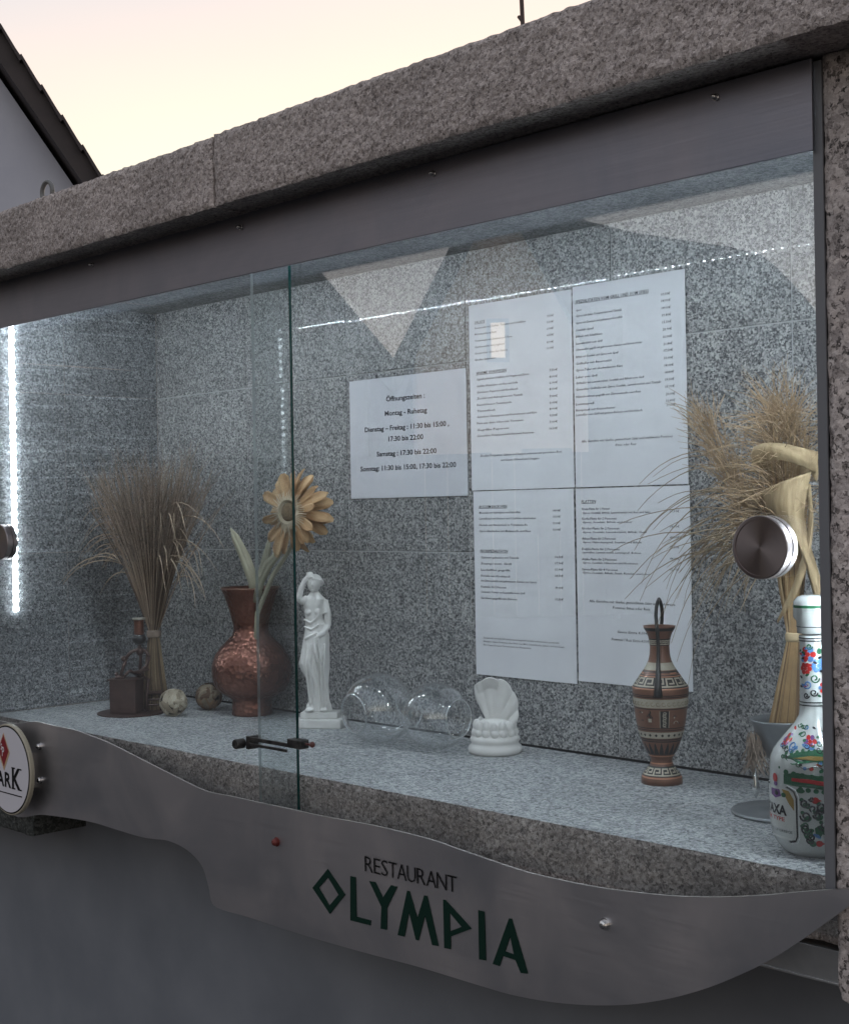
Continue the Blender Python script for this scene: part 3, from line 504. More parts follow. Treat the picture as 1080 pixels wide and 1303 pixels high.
sheet('menu_sheet', 1.1280, 1.3330, .4040, .7070, TXT['b'], 'upper right menu page headed SPEZIALITÄTEN VOM GRILL UND VOM SPIESS', seed=5)
sheet('menu_sheet', .9130, 1.1240, .1060, .4025, TXT['c'], 'lower left menu page headed AUS DEM BACKOFEN and FISCHSPEZIALITÄTEN', seed=9)
sheet('menu_sheet', 1.1275, 1.3350, .1110, .4020, TXT['d'], 'lower right menu page headed PLATTEN behind the striped amphora', seed=13)
ns = sheet('notice_sheet', .6125, .9010, .3960, .6040, TXT['e'], 'opening hours sheet in a clear plastic pocket, headed Öffnungszeiten', seed=21, ink=mat('notice_ink', (.05,.05,.065), .6))
M_pock = clear('plastic_pocket', (.97,.97,.98), .06, rough=.12)
p = MB(); vs = []; fs = []
for j in range(25):
    for i in range(31):
        x = -.1468+.2940*i/30; z = -.0015+.2170*j/24
        vs.append((x, -.0024-abs(noise.noise(Vector((x*16, z*11, 3))))*.003-(.002 if i < 2 else 0), z))
for j in range(24):
    for i in range(30): a = j*31+i; fs.append((a,a+1,a+32,a+31))
p.add(vs, fs).build('plastic_pocket', M_pock, ns, smooth=True)
# ================================================================ OBJECTS ON THE SHELF
def az_of(x, y): return math.atan2(-(x-2.4953), y+1.2607)      # turn that puts local -Y towards the viewer side
# ---- straw materials
def straw(name, c, v=.5, rough=.7):
    return noisy(name, tuple(k*(1-v*.35) for k in c), tuple(min(1,k*(1+v*.35)) for k in c), 40, rough, 0, .05)
M_st1 = straw('dry_stalk', (.37,.27,.20)); M_st2 = straw('dry_fluff', (.27,.205,.16)); M_st3 = straw('pale_straw', (.42,.32,.19)); M_st4 = straw('golden_straw', (.36,.23,.11))
def arc(p, d, L_, droop, n=6, wob=0):
    pts = []; d = Vector(d).normalized(); p = Vector(p)
    for i in range(n+1):
        pts.append(p.copy()); p = p+d*(L_/n); d = (d+Vector((random.uniform(-wob,wob), random.uniform(-wob,wob), -droop/n))).normalized()
    return pts
sh = thing('grass_sheaf', 'tall fanned bundle of dry brown grass in the left rear corner', 'dried grass', (.195,.240,0))
rnd = random.Random(3)
stalk = MB(); fl = MB(); lean = .012
for i in range(340):
    a = rnd.uniform(0, 2*math.pi); q = math.sqrt(rnd.random())
    top_h = rnd.uniform(.36,.468); tr = .094*q*(1.0 if rnd.random() < .85 else 1.25)
    b0 = Vector((.009*q*math.cos(a), .009*q*math.sin(a), .15)); b1 = Vector((tr*1.35*math.cos(a)+lean, tr*math.sin(a)-.01, top_h))
    mid = b0.lerp(b1, .5)+Vector((-.010*math.cos(a)*q, -.008*math.sin(a)*q, .006))
    pts = [b0, b0.lerp(mid,.5)+Vector((0,0,.004)), mid, mid.lerp(b1,.5)+Vector((0,0,.002)), b1]
    stalk.mi = rnd.choice((0,0,1,1,2)); stalk.tube(pts, [.0009,.0009,.0008,.0006,.0003], 3, False)
    for k in range(8):
        t = rnd.uniform(.42, 1.0); base = mid.lerp(b1, (t-.4)/.6)
        d = (b1-b0).normalized()+Vector((rnd.uniform(-.5,.5), rnd.uniform(-.5,.5), rnd.uniform(-.15,.25))); stalk.mi = 0; fl.mi = rnd.choice((0,0,1,2))
        random.seed(i*20+k); fl.tube(arc(base, d, rnd.uniform(.02,.07), .15, 3, .12), [.00042,.00038,.0003,.0002], 3, False)
o = stalk.build('stalks', [M_st1, straw('stalk_dark', (.14,.095,.07)), straw('stalk_pale', (.46,.36,.27))], sh); fo = fl.build('seed_heads', [M_st2, straw('fluff_dark', (.13,.095,.075)), straw('fluff_pale', (.30,.235,.18))], sh); tag(fo, kind='stuff')
dr = MB()
for i in range(46):
    s_ = 1 if i % 2 else -1; a = rnd.uniform(-.6,.6)
    base = Vector((s_*rnd.uniform(.045,.08), rnd.uniform(-.03,.02), rnd.uniform(.24,.38)))
    random.seed(900+i); dr.tube(arc(base, (s_*.8, -.2+a*.5, .55), rnd.uniform(.09,.20), 2.0, 9, .1), [.0010]*6+[.0008,.0007,.0005,.0003], 4, False)
dr.build('drooping_stalks', straw('drooping_straw', (.36,.27,.19)), sh)
sk = MB()
for i in range(190):
    a = rnd.uniform(0, 2*math.pi); q = math.sqrt(rnd.random()); 
    sk.mi = rnd.choice((0,0,1,2)); q2 = q*rnd.uniform(.9,1.25)
    sk.tube([(.030*q2*math.cos(a)+.004, .024*q2*math.sin(a), .001+.004*rnd.random()), (.022*q*math.cos(a), .019*q*math.sin(a), .07), (.008*q*math.cos(a), .008*q*math.sin(a), .16)], [.0014,.0013,.0009], 4, True)
sk.build('stalk_ends', [straw('old_straw', (.21,.145,.085)), straw('old_straw_dark', (.09,.06,.035)), straw('old_straw_pale', (.34,.26,.16))], sh)
MB().lathe([(.0115,.1385),(.0135,.141),(.0135,.150),(.0115,.1525)], 18).build('binding', M_st2, sh)
# ---- metal figurine
M_iron = noisy('brown_painted_iron', (.060,.032,.027), (.085,.047,.040), 50, .42, .35, .1, .0006)
fg = thing('metal_figurine', 'brown metal figurine seated at a box desk on a round base plate', 'figurine', (.2033,.1801,0), az_of(.2,.18)-R(3))
MB().lathe([(.062,0),(.064,.0008),(.064,.0022),(.0625,.003)], 48, (.002,.004,0)).build('base_plate', M_iron, fg)
dk = MB().box((-.026,-.019,0.0),(.026,.019,.062)).build('desk_box', M_iron, fg, bevel=.0012); dk.location = (-.006,-.008,.0031); dk.rotation_euler = (0,0,R(-22))
MB().box((-.029,-.022,.0622),(.029,.022,.0645)).build('desk_top', M_iron, dk)
f = MB()
J = lambda *a: f.tube(list(a), .0032, 8)
J((.018,.012,.070),(.020,.012,.100),(.019,.010,.128))           # spine
f.tube([(-.004,-.004,.108),(.004,.004,.116),(.018,.010,.120),(.030,.008,.116),(.036,.000,.106)], .0034, 8)  # shoulders
J((-.004,-.004,.108),(-.010,-.012,.092),(-.016,-.014,.074)); J((.036,.000,.106),(.032,-.010,.090),(.016,-.016,.076))
J((.016,.010,.070),(.000,-.010,.082),(-.014,-.012,.068)); J((.022,.012,.070),(.010,-.014,.078),(.036,-.012,.084)); J((.018,.012,.070),(.034,.004,.062),(.030,-.004,.030),(.032,-.010,.004))
f.ball((.018,.011,.072), .008); f.ball((-.010,-.008,.104), .0055); f.ball((.019,.010,.116), .0075,.006,.009); f.ball((-.018,-.012,.070), .009,.007,.005); f.ball((-.024,-.008,.076), .004)
f.build('figure', M_iron, fg, smooth=True)
MB().ball((.018,.008,.140), .0135,.012,.0105).build('head', mat('black_knob', (.015,.015,.016), .45), fg, smooth=True)
MB().lathe([(.0085,.147),(.0095,.150),(.0090,.172),(.0110,.1755)], 24, (.018,.008,0)).build('candle_cup', noisy('copper_brown', (.16,.07,.05), (.22,.10,.07), 60, .35, .7), fg, smooth=False)
MB().lathe([(.0120,.1757),(.0128,.177),(.0124,.179),(.0110,.1795)], 24, (.018,.008,0)).build('cup_rim', mat('dull_zinc', (.36,.33,.29), .5, .5), fg)
st = MB(); 
for x in (.030,.056):
    for y in (.004,.030): st.tube([(x,y,.003),(x,y,.036)], .0018, 6)
for z in (.014,.024,.036): st.tube([(.030,.004,z),(.056,.004,z)], .0018, 6).tube([(.030,.030,z),(.056,.030,z)], .0018, 6)
st.box((.028,.002,.036),(.058,.032,.039)).build('stool', M_iron, fg)
# ---- rattan balls
M_leafw = noisy('woven_leaf', (.30,.255,.185), (.50,.44,.34), 45, .75, 0, .4, .0006); M_leafd = noisy('woven_leaf_dark', (.20,.125,.07), (.34,.22,.13), 45, .75, 0, .4, .0006)
M_lw2 = noisy('leaf_tan', (.20,.16,.11), (.34,.28,.2), 45, .75, 0, .4, .0006); M_lw3 = noisy('leaf_pale', (.42,.37,.28), (.6,.54,.43), 45, .75, 0, .4, .0006); M_ld2 = noisy('leaf_umber', (.10,.06,.035), (.18,.11,.07), 45, .75, 0, .4, .0006)
M_gap = mat('ball_core', (.035,.025,.018), .9)
def wrap_ball(x, y, r, m, label, seed):
    t = thing('woven_ball', label, 'decorative ball', (x, y, r)); rg = random.Random(seed)
    MB().ball((0,0,0), r*.955, n=28, m=18).build('core', M_gap, t, smooth=True)
    for k in range(96):
        d = Vector((rg.gauss(0,1), rg.gauss(0,1), rg.gauss(0,1))).normalized(); u = d.orthogonal().normalized(); u.rotate(Matrix.Rotation(rg.uniform(0,6.28), 3, d)); v = d.cross(u)
        A = []; B = []; Ln = rg.uniform(.45,.85); Wd = rg.uniform(.16,.27); off = r*(.960+.0010*k)
        for i in range(9):
            s_ = i/8*2-1; w = Wd*max(.03, (1-s_*s_))**.55
            for lst, sg in ((A,1),(B,-1)):
                q = (d+u*(s_*Ln)+v*(sg*w+.12*s_*s_)).normalized(); lst.append(q*off*(.996 if sg > 0 else .965))
        lf = MB().strip(A, B); cn = [((Vector(a_)+Vector(b_))/2).normalized()*off*1.008 for a_, b_ in zip(A, B)]
        lf = MB().strip(A, cn).strip(cn, B); lf.build('leaf_strip', m[k % len(m)], t, smooth=True)
    t.location.z = r*1.0
wrap_ball(.2944, .2154, .0250, [M_leafw, M_lw2, M_lw3], 'pale ball wrapped in dried leaf strips beside the round iron plate', 4)
wrap_ball(.2776, .3070, .0250, [M_leafd, M_ld2, M_lw2], 'darker brown leaf-wrapped ball tucked behind the copper vase', 8)
# ---- copper vase
cv = thing('copper_vase', 'hammered copper vase with bulging belly and flared neck', 'vase', (.3936,.3219,0))
M_cop = mat('hammered_copper', (.25,.085,.062), .34, .8); n, l, b = nodes(M_cop); tcn = n.new('ShaderNodeTexCoord')
vo = texn(n, l, 'vor', 125, tcn.outputs['Object']); no = texn(n, l, 'noise', 18, tcn.outputs['Object'], 4)
r_ = ramp(n, [(.3,(.13,.052,.036)),(.55,(.22,.092,.065)),(.75,(.32,.16,.12))]); l(no.outputs['Fac'], r_.inputs[0]); l(r_.outputs[0], b.inputs['Base Color'])
l(math_(n, l, 'MULTIPLY_ADD', no.outputs['Fac'], .3, .16), b.inputs['Roughness']); bump(n, l, b, vo.outputs['Distance'], .9, .0020)
S = 1/685.
pr = [(25,914),(26,912),(25,900),(25.5,894),(33,889),(42,883),(48,874),(50.5,862),(50,850),(46,838),(39,828),(30,819),(24,812),(22,806),(22.5,800),(25,788),(29,775),(33,762),(36.5,755),(37.5,753)]
MB().lathe([(r*S, (914-y)*S) for r, y in pr]+[(34.5*S, .2352),(20*S,.16),(20*S,.15)], 64, cap=True).build('body', M_cop, cv, smooth=True)
MB().lathe([(36.8*S,.2338),(38.2*S,.2352),(37.6*S,.2366),(36*S,.2360)], 64, cap=False).build('rim', mat('copper_rim', (.34,.20,.15), .3, .8), cv, smooth=True)
# ---- dried sunflower
fw_ = thing('dried_sunflower', 'dried orange-tan sunflower with thick carved petals standing in the copper vase', 'flower', (.4150,.3100,.19))
M_pet = noisy('orange_petal', (.34,.18,.08), (.60,.40,.22), 120, .75, 0, .5, .0008, stretch=(1,1,.12)); M_pet2 = noisy('brown_petal', (.24,.12,.055), (.42,.25,.13), 60, .75, 0, .2, .0006)
M_fr = mat('fringe', (.55,.46,.34), .7); M_disc = noisy('seed_disc', (.12,.075,.04), (.22,.145,.08), 300, .9, 0, .9, .002); M_leaf = noisy('pale_dry_leaf', (.36,.34,.25), (.48,.45,.34), 25, .7, 0, .2, .0006)
fc = Vector((.585-.415, .270-.310, .374-.19)); nn = Vector((.14,-.98,.08)).normalized(); ux = Vector((0,0,1)).cross(nn)*-1; ux = (ux-nn*ux.dot(nn)).normalized(); uz = nn.cross(ux)*-1
if uz.z < 0: uz = -uz
Mf = Matrix((ux, -nn, uz)).transposed().to_4x4(); Mf.translation = fc
def petal_mesh(Lg, Wd, cup, name, m):
    nL, nW = 7, 4; vs = []; fs = []
    for k in (0,1):
        for i in range(nL+1):
            t = i/nL; w = Wd*(.28+.72*math.sin(min(1,t*1.12)*math.pi*.62)**1.1)*(1 if t < .86 else math.sqrt(max(.02,1-((t-.86)/.15)**2)))
            for j in range(nW+1):
                s_ = j/nW*2-1
                vs.append((w*s_, .35*w*s_*s_*-1+cup*t*t*Lg+k*.0011, Lg*t))
    W_ = nW+1; o_ = W_*(nL+1)
    for i in range(nL):
        for j in range(nW):
            a = i*W_+j; fs.append((a,a+1,a+W_+1,a+W_)); fs.append((a+o_,a+o_+W_,a+o_+W_+1,a+o_+1))
    for i in range(nL): fs.append((i*W_,(i+1)*W_,(i+1)*W_+o_,i*W_+o_)); fs.append((i*W_+nW+o_,(i+1)*W_+nW+o_,(i+1)*W_+nW,i*W_+nW))
    fs.append(tuple(nL*W_+j for j in range(W_))+tuple(nL*W_+o_+j for j in range(W_-1,-1,-1)))
    return MB().add(vs, fs).mesh(name, m, True)
pm = [petal_mesh(.060,.0092,.22,'petal',M_pet), petal_mesh(.054,.0086,-.08,'petal',M_pet), petal_mesh(.062,.0090,.35,'petal',M_pet2)]
rg = random.Random(5)
for lay, (cnt, r0, tlt) in enumerate(((23,.013,R(18)),(20,.014,R(4)))):
    for k in range(cnt):
        a = 2*math.pi*(k+rg.uniform(-.3,.3)+.5*lay)/cnt; o = link(bpy.data.objects.new('petal', pm[(k*3+lay) % 3 if lay == 0 else k % 2]), fw_)
        s_ = rg.uniform(.86,1.2)*(1.0 if math.sin(a) > -.2 else .88)
        o.matrix_local = Mf @ Matrix.Rotation(a, 4, 'Y') @ Matrix.Translation((0,-.002*lay,r0)) @ Matrix.Rotation(-tlt+rg.uniform(-.3,.3), 4, 'X') @ Matrix.Rotation(rg.uniform(-.6,.6), 4, 'Z') @ Matrix.Scale(s_, 4)
fr = MB()
for k in range(58):
    a = 2*math.pi*k/58; d = Vector((math.cos(a),0,math.sin(a))); q = rg.uniform(.028,.045)
    fr.tube([d*.0165+Vector((0,-.006,0)), d*.021+Vector((0,-.012,0)), d*q+Vector((0,-.008+rg.uniform(-.002,.003),0))], [.0010,.0011,.0005], 4)
fr.build('fringe', M_fr, fw_).matrix_local = Mf
MB().lathe([(.0165,.002),(.0165,.008),(.0145,.0105),(.009,.0125),(.0005,.0128)], 28, (0,0,0), 'y').build('seed_disc', M_disc, fw_, smooth=True).matrix_local = Mf
bk = fc-nn*.008
MB().tube([(0,0,-.12),(.02,-.004,0),(.075,-.01,.07),(.135,-.012,.125),tuple(bk)], [.004,.0045,.0042,.004,.006], 8).build('stem', M_leaf, fw_, smooth=True)
def blade(pts, w, name, parent, m, nrm=(0.6,-.8,0)):
    nv = Vector(nrm); A = []; B = []; Cn = []; P_ = [Vector(p) for p in pts]; k = len(P_)
    for i, p in enumerate(P_):
        t = (P_[min(i+1,k-1)]-P_[max(i-1,0)]).normalized(); s_ = t.cross(nv).normalized(); q = i/(k-1); ww = w*(math.sin(math.pi*min(1,.18+q*.82))**.7 if q < .999 else .03)
        A.append(p+s_*ww); B.append(p-s_*ww); Cn.append(p-nv*ww*-.35)
    o = MB().strip(A, Cn).strip(Cn, B).build(name, m, parent, smooth=True); so_ = o.modifiers.new('th', 'SOLIDIFY'); so_.thickness = .0008; return o
blade([(.015,-.004,.02),(.012,-.006,.06),(-.005,-.010,.10),(-.030,-.014,.140),(-.042,-.016,.158)], .011, 'leaf', fw_, M_leaf)
blade([(.020,-.008,.02),(.040,-.012,.060),(.070,-.016,.090),(.105,-.018,.112),(.150,-.022,.150)], .009, 'leaf', fw_, M_leaf)
blade([(.022,-.002,.03),(.036,-.004,.075),(.055,-.005,.115),(.065,-.006,.150)], .008, 'leaf', fw_, M_leaf)
# ---- plaster statue
M_pla = noisy('white_plaster', (.74,.73,.71), (.82,.81,.79), 60, .6, 0, .25, .0008)
def remesh(o, vox, it=2):
    m = o.modifiers.new('r', 'REMESH'); m.mode = 'VOXEL'; m.voxel_size = vox; m.use_smooth_shade = True
    if it: s_ = o.modifiers.new('s', 'SMOOTH'); s_.iterations = it; s_.factor = .5
def px_(x, y, d=0): return Vector(((x-409)/732, d, (914-y)/732+.0285))
su = thing('statuette', 'white plaster statuette of a draped standing woman raising one arm', 'statue', (.6119,.3063,0), az_of(.612,.306))
b_ = MB().box((-.040,-.026,0),(.040,.026,.0165)).build('plinth', M_pla, su, bevel=.0025); b_.rotation_euler = (0,0,R(-14))
b2 = MB().box((-.033,-.020,.0167),(.033,.020,.0275)).build('plinth_step', M_pla, su, bevel=.002); b2.rotation_euler = (0,0,R(-14))
s = MB()
rows_ = [(915,390,423,.014),(908,391,422,.0155),(900,395,419.5,.016),(885,395,418.5,.017),(872,391,419,.018),(862,385,420,.020),(853,382.5,420.5,.0215),(842,385,420.5,.0215),(830,387,421,.021),(818,389,421,.0195),(808,390.5,418,.0165),(798,391,413.5,.0145),(788,390,413,.015),(779,388.5,415,.0155),(772,389,417,.0135),(767,395,412,.0095),(762,398.5,408,.0068),(757,398,407.5,.0065)]
n_ = 56; vs = []; fs = []
for y, xl, xr, ry in rows_:
    cx = (xl+xr)/2; rx = (xr-xl)/2/732; c_ = px_(cx, y)
    for i in range(n_):
        a = 2*math.pi*i/n_; fold = 0
        if y > 812:
            k_ = min(1, (y-812)/40); fold = k_*(.0011*math.sin(a*11+y*.02)+.0009*math.sin(a*19+1+y*.035))
            if math.sin(a) < 0: fold -= k_*.0042*math.exp(-((a-4.95-.002*(y-860))/.16)**2)
        elif y > 770: fold = -.0014*math.exp(-((a-4.7)/.2)**2)
        vs.append((c_.x+(rx+fold)*math.cos(a), (ry+fold)*math.sin(a), c_.z))
for j in range(len(rows_)-1):
    for i in range(n_): k = (i+1) % n_; fs.append((j*n_+k, j*n_+i, (j+1)*n_+i, (j+1)*n_+k))
fs.append(tuple(range(n_))); fs.append(tuple((len(rows_)-1)*n_+i for i in range(n_))[::-1])
s.add(vs, fs)
hc = px_(402.5,752.5,-.004)
s.ball(hc, .0118,.0132,.0150); s.ball(hc+Vector((.001,.004,.0040)), .0142,.0140,.0130)      # skull and cap of hair
s.ball(hc+Vector((.011,.009,.0015)), .0068); s.tube([hc+Vector((-.011,-.004,.006)), hc+Vector((0,-.012,.0095)), hc+Vector((.011,-.004,.006))], .0026, 8)   # bun and hair band
s.tube([hc+Vector((-.0025,-.0118,.003)), hc+Vector((-.003,-.0142,-.0025))], [.0012,.0019], 8)   # nose
s.tube([hc+Vector((-.0050,-.0110,-.0062)), hc+Vector((.0006,-.0116,-.0062))], .0011, 6); s.ball(hc+Vector((-.002,-.009,-.0105)), .0032)
s.tube([hc+Vector((-.0075,-.0098,.0030)), hc+Vector((.0032,-.0112,.0030))], .0011, 6)
s.ball(px_(394.5,788,-.0115), .0062,.0055,.0060); s.ball(px_(406.5,788,-.0120), .0062,.0055,.0060)
s.tube([px_(393,772,0), px_(387,774,-.006), px_(383.5,771,-.010)], [.0074,.0068,.0060], 10); s.tube([px_(383.5,771,-.010), px_(386.5,757,-.014), px_(391.5,746,-.015)], [.0060,.0050,.0040], 10)
s.tube([px_(391,747,-.015), px_(395,741.5,-.014), px_(399,741,-.013)], [.0034,.003,.0022], 8)
for q in range(4): s.tube([px_(393,743.5-q*1.6,-.0165+q*.001), px_(398.5,743-q*1.9,-.0150+q*.001), px_(402,743.6-q*1.6,-.0145)], [.0013,.0012,.0008], 6)
s.tube([px_(415,774,0), px_(419,790,-.003), px_(419.5,806,-.006)], [.0070,.0066,.0056], 10); s.tube([px_(419.5,806,-.006), px_(413,815,-.016), px_(405,819,-.021)], [.0056,.0046,.0036], 10)
for q in range(4): s.tube([px_(405.5,817.5+q*1.3,-.0225), px_(402,820.5+q*1.5,-.0235), px_(401.5,824+q*1.2,-.0225)], [.0013,.0012,.0009], 6)
s.tube([px_(412,791,-.0125), px_(418,788,-.0095), px_(423,792,-.001)], .0016, 6); s.tube([px_(389,797,-.0085), px_(397,802,-.0145), px_(404,797,-.0155), px_(410,788,-.0145)], .0019, 8)
s.tube([px_(389,806,-.0100), px_(398,810,-.0165), px_(408,804,-.0165)], .0017, 8); s.tube([px_(389,822,-.0120), px_(398,817,-.0195), px_(406,814,-.0200)], .0020, 8)
s.tube([px_(402,820,-.0215), px_(403,838,-.0245), px_(406,852,-.0235)], [.0028,.0034,.0018], 8); s.tube([px_(406,820,-.0210), px_(409,842,-.0240), px_(410,868,-.0215), px_(411,905,-.0165)], [.0022,.0024,.0022,.0018], 8)
for xx, dd in ((392,-.0150),(397,-.0205),(415,-.0180)): s.tube([px_(xx+1,828,dd), px_(xx-2,856,dd-.002), px_(xx+3,905,dd+.005)], [.0014,.0022,.0016], 6)
s.ball(px_(393.5,911.5,-.0150), .0068,.0105,.0036); s.ball(px_(413,912,-.0150), .0060,.0095,.0034)
fig = s.build('figure', M_pla, su, smooth=True); remesh(fig, .00095, 2)
# ---- plaster shell ornament
orn = thing('plaster_ornament', 'small white plaster acanthus leaf rising from a round moulded foot', 'ornament', (1.0203,.3106,0), az_of(1.02,.31))
q_ = 1/831.
MB().lathe([(r*q_, z*q_) for r, z in [(31,0),(34,2.5),(34.5,6),(33,10),(30,12),(30.5,15),(32,17.5),(31,21),(27,23),(24,26)]], 48).build('foot', M_pla, orn, smooth=True)
s = MB()
s.lathe([(r*q_, z*q_) for r, z in [(23,20),(24,30),(23,36),(17,42),(8,44)]], 32, (-.001,0,0))
for k in range(14):
    a = 2*math.pi*k/14+.2; c_ = Vector((25.5*q_*math.cos(a), 25.5*q_*math.sin(a), 27*q_))
    s.ball(c_, .0062,.0062,.0068, 10, 7); s.ball(Vector((c_.x*.93,c_.y*.93,c_.z+.009+.002*(k%2))), .0060,.0060,.0100, 10, 7)
ctr = Vector((-.002,-.006,24*q_)); rad_ = [(116,50),(111,66),(104,71.5),(96,73),(88,73),(80,71),(71,66),(62,59),(53,52),(43,44),(32,36),(20,29),(8,24)]
A = []; B = []; vs = []; fs = []; nr = 9; nA = 66
for i in range(nA+1):
    t = i/nA*(len(rad_)-1); k = min(int(t), len(rad_)-2); f_ = t-k; an = rad_[k][0]*(1-f_)+rad_[k+1][0]*f_; rr = rad_[k][1]*(1-f_)+rad_[k+1][1]*f_
    ridge = abs(math.sin(i/nA*math.pi*5.5)); rr *= .97+.04*ridge
    for j in range(nr+1):
        v = j/nr; r_w = rr*q_*(.12+.88*v); dep = -.004-.012*v*(1-v)*2-.0048*ridge*v+(-.014*max(0,v-.75)*4 if 84 < an < 108 else -.006*max(0,v-.7)*3)
        bx = ctr.x+math.cos(R(an))*r_w; bz = ctr.z+math.sin(R(an))*r_w
        vs.append((bx, dep+.002, bz)); vs.append((bx, dep+.0085+.004*(1-v), bz))
W_ = (nr+1)*2
for i in range(nA):
    for j in range(nr):
        a = i*W_+j*2; fs.append((a, a+2, a+W_+2, a+W_)); fs.append((a+1, a+W_+1, a+W_+3, a+3))
    fs.append((i*W_, i*W_+W_, i*W_+W_+1, i*W_+1)); e_ = i*W_+nr*2; fs.append((e_, e_+1, e_+W_+1, e_+W_))
fs.append(tuple(j*2 for j in range(nr+1))[::-1]+tuple(j*2+1 for j in range(nr+1))); e_ = nA*W_
fs.append(tuple(e_+j*2 for j in range(nr+1))+tuple(e_+j*2+1 for j in range(nr, -1, -1)))
s.add(vs, fs); lf = s.build('leaf', M_pla, orn, smooth=True); remesh(lf, .00085, 1)
# ---- two glass globes on their sides
M_glob = clear('blown_glass', (.978,.984,.988), .08, 1.0, rough=.02, pw=3.6)
def globe(x, y, r, az, tilt, label):
    t = thing('glass_globe', label, 'glass bowl', (x, y, r)); th0 = math.asin(.56); pr = []
    nn_ = 26
    for i in range(nn_+1): a = math.pi-(math.pi-th0)*i/nn_; pr.append((max(.0002, r*math.sin(a)), r*math.cos(a)))
    lip = [(r*.56+.0008, pr[-1][1]+.003), (r*.56, pr[-1][1]+.0038)]
    inner = [(max(.0002,(r-.0016)*math.sin(a)), (r-.0016)*math.cos(a)) for a in [th0+(math.pi-th0)*i/nn_ for i in range(nn_+1)]]
    o = MB().lathe(pr+lip+inner, 56, cap=False).build('bowl', M_glob, t, smooth=True); o.rotation_euler = (R(90+tilt), 0, az)
    rm = MB(); rm.tube([((r*.56)*math.cos(a), (r*.56)*math.sin(a), pr[-1][1]+.0035) for a in [2*math.pi*k/48 for k in range(49)]], .0015, 8, False)
    rm.build('rim', clear('glass_rim', (.7,.76,.78), .6, 1, rough=.16, pw=3), t, smooth=True).rotation_euler = (R(90+tilt), 0, az)
    fr_ = MB().tube([(.021*math.cos(a), .021*math.sin(a), -math.sqrt(r*r-.021**2)-.0008) for a in [2*math.pi*k/40 for k in range(41)]], .0015, 8, False).build('arc_ring', bpy.data.materials['glass_rim'], t, smooth=True); fr_.rotation_euler = (R(90+tilt), 0, az)  # ring added to draw the bright arcs of light in the glass
    pn = MB().lathe([(.0001,-r-.0016),(.004,-r-.0012),(.0065,-r+.0002),(.0045,-r+.002),(.0001,-r+.003)], 20, cap=False).build('pontil', clear('glass_knob', (.85,.9,.9), .2, 1), t, smooth=True); pn.rotation_euler = (R(90+tilt), 0, az)
globe(.8210, .2520, .0565, az_of(.82,.25)+R(-52), 4, 'left clear glass globe lying with its mouth towards the statuette')
globe(.9330, .2700, .0525, az_of(.93,.27)+R(48), 0, 'right clear glass globe lying beside the plaster ornament')
# ---- amphora
am = thing('painted_amphora', 'terracotta amphora with Greek key bands and dark upright handles', 'vase', (1.3511,.2853,0), az_of(1.351,.285))
q_ = 1/943.; M_ter = noisy('terracotta', (.15,.070,.045), (.23,.11,.07), 35, .38, .15, .15, .0005); M_cream = noisy('cream_paint', (.42,.38,.30), (.52,.47,.38), 90, .5); M_dk = mat('dark_slip', (.022,.018,.017), .4); M_cp = mat('copper_line', (.50,.24,.15), .35, .4)
AP = [(800,20.5),(803,19.5),(810,15.5),(818,13),(826,12.3),(836,12.8),(844,14.5),(851,17.5),(858,22),(866,27.5),(872,31.5),(876,34.5),(879,35.6),(884,35.4),(890,34.6),(900,33.8),(910,32.8),(922,31),(932,29),(942,26),(950,23),(957,19.5),(963,16.5),(968,14),(972,13.5),(976,14.6),(981,18),(986,22),(990,24.5),(993,25.8),(1000,26)]
AP = [(y, r) for y, r in AP]
def ar(y):
    for (y0, r0), (y1, r1) in zip(AP, AP[1:]):
        if y0 <= y <= y1: return r0+(r1-r0)*(y-y0)/(y1-y0)
    return AP[-1][1]
zof = lambda y: (1000-y)*q_
MB().lathe([(r*q_, zof(y)) for y, r in AP[::-1]]+[(18*q_, zof(800.5)),(10*q_, zof(820)),(10*q_, zof(830))], 64).build('body', M_ter, am, smooth=True)
def band(y0, y1, m, name='painted_band', e=.00025, parent=am):
    ys = [y0+(y1-y0)*i/4 for i in range(5)]
    MB().lathe([(ar(y)*q_+e, zof(y)) for y in ys[::-1]], 64, cap=False).build(name, m, parent, smooth=True)
def on_amph(u, y, e=.0005):       # u = angle offset from the viewer side
    r = ar(y)*q_+e; return (r*math.sin(u), -r*math.cos(u), zof(y))
def key_band(y0, y1, n, m, name='greek_key', rng=(-1.6,1.6), th=.16):
    mb = MB(); h = y1-y0; w = (rng[1]-rng[0])/n
    def seg(ua, ub, ya, yb):
        k = max(1, int(abs(ub-ua)/.12))
        for i in range(k):
            u0 = ua+(ub-ua)*i/k; u1 = ua+(ub-ua)*(i+1)/k; ym = (ya+yb)/2
            mb.add([on_amph(u0,yb),on_amph(u1,yb),on_amph(u1,ym),on_amph(u0,ym),on_amph(u1,ya),on_amph(u0,ya)], [(0,1,2,3),(3,2,4,5)])
    for i in range(n):
        u = rng[0]+i*w; t = th*h; tu = th*w
        seg(u, u+w*.84, y0, y0+t); seg(u+w*.84-tu, u+w*.84, y0, y1-2*t); seg(u+w*.30, u+w*.84, y1-3*t, y1-2*t); seg(u, u+tu, y0, y1); seg(u, u+w, y1-t, y1)
    mb.build(name, m, am)
band(802,806,M_dk); band(816,824.5,M_dk); key_band(817.5,823.5,9,M_cream,th=.2)
band(846,855,M_cream); band(856,860,M_dk); key_band(858,860,1,M_cp); band(861,876.5,M_dk); key_band(864,875,7,M_cream); band(862,863.2,M_cp,e=.0005); band(876.5,878,M_cp,e=.0005)
band(885,886,M_dk); band(887,888.2,M_dk,e=.0003); band(890,901,M_cream)
mb = MB()
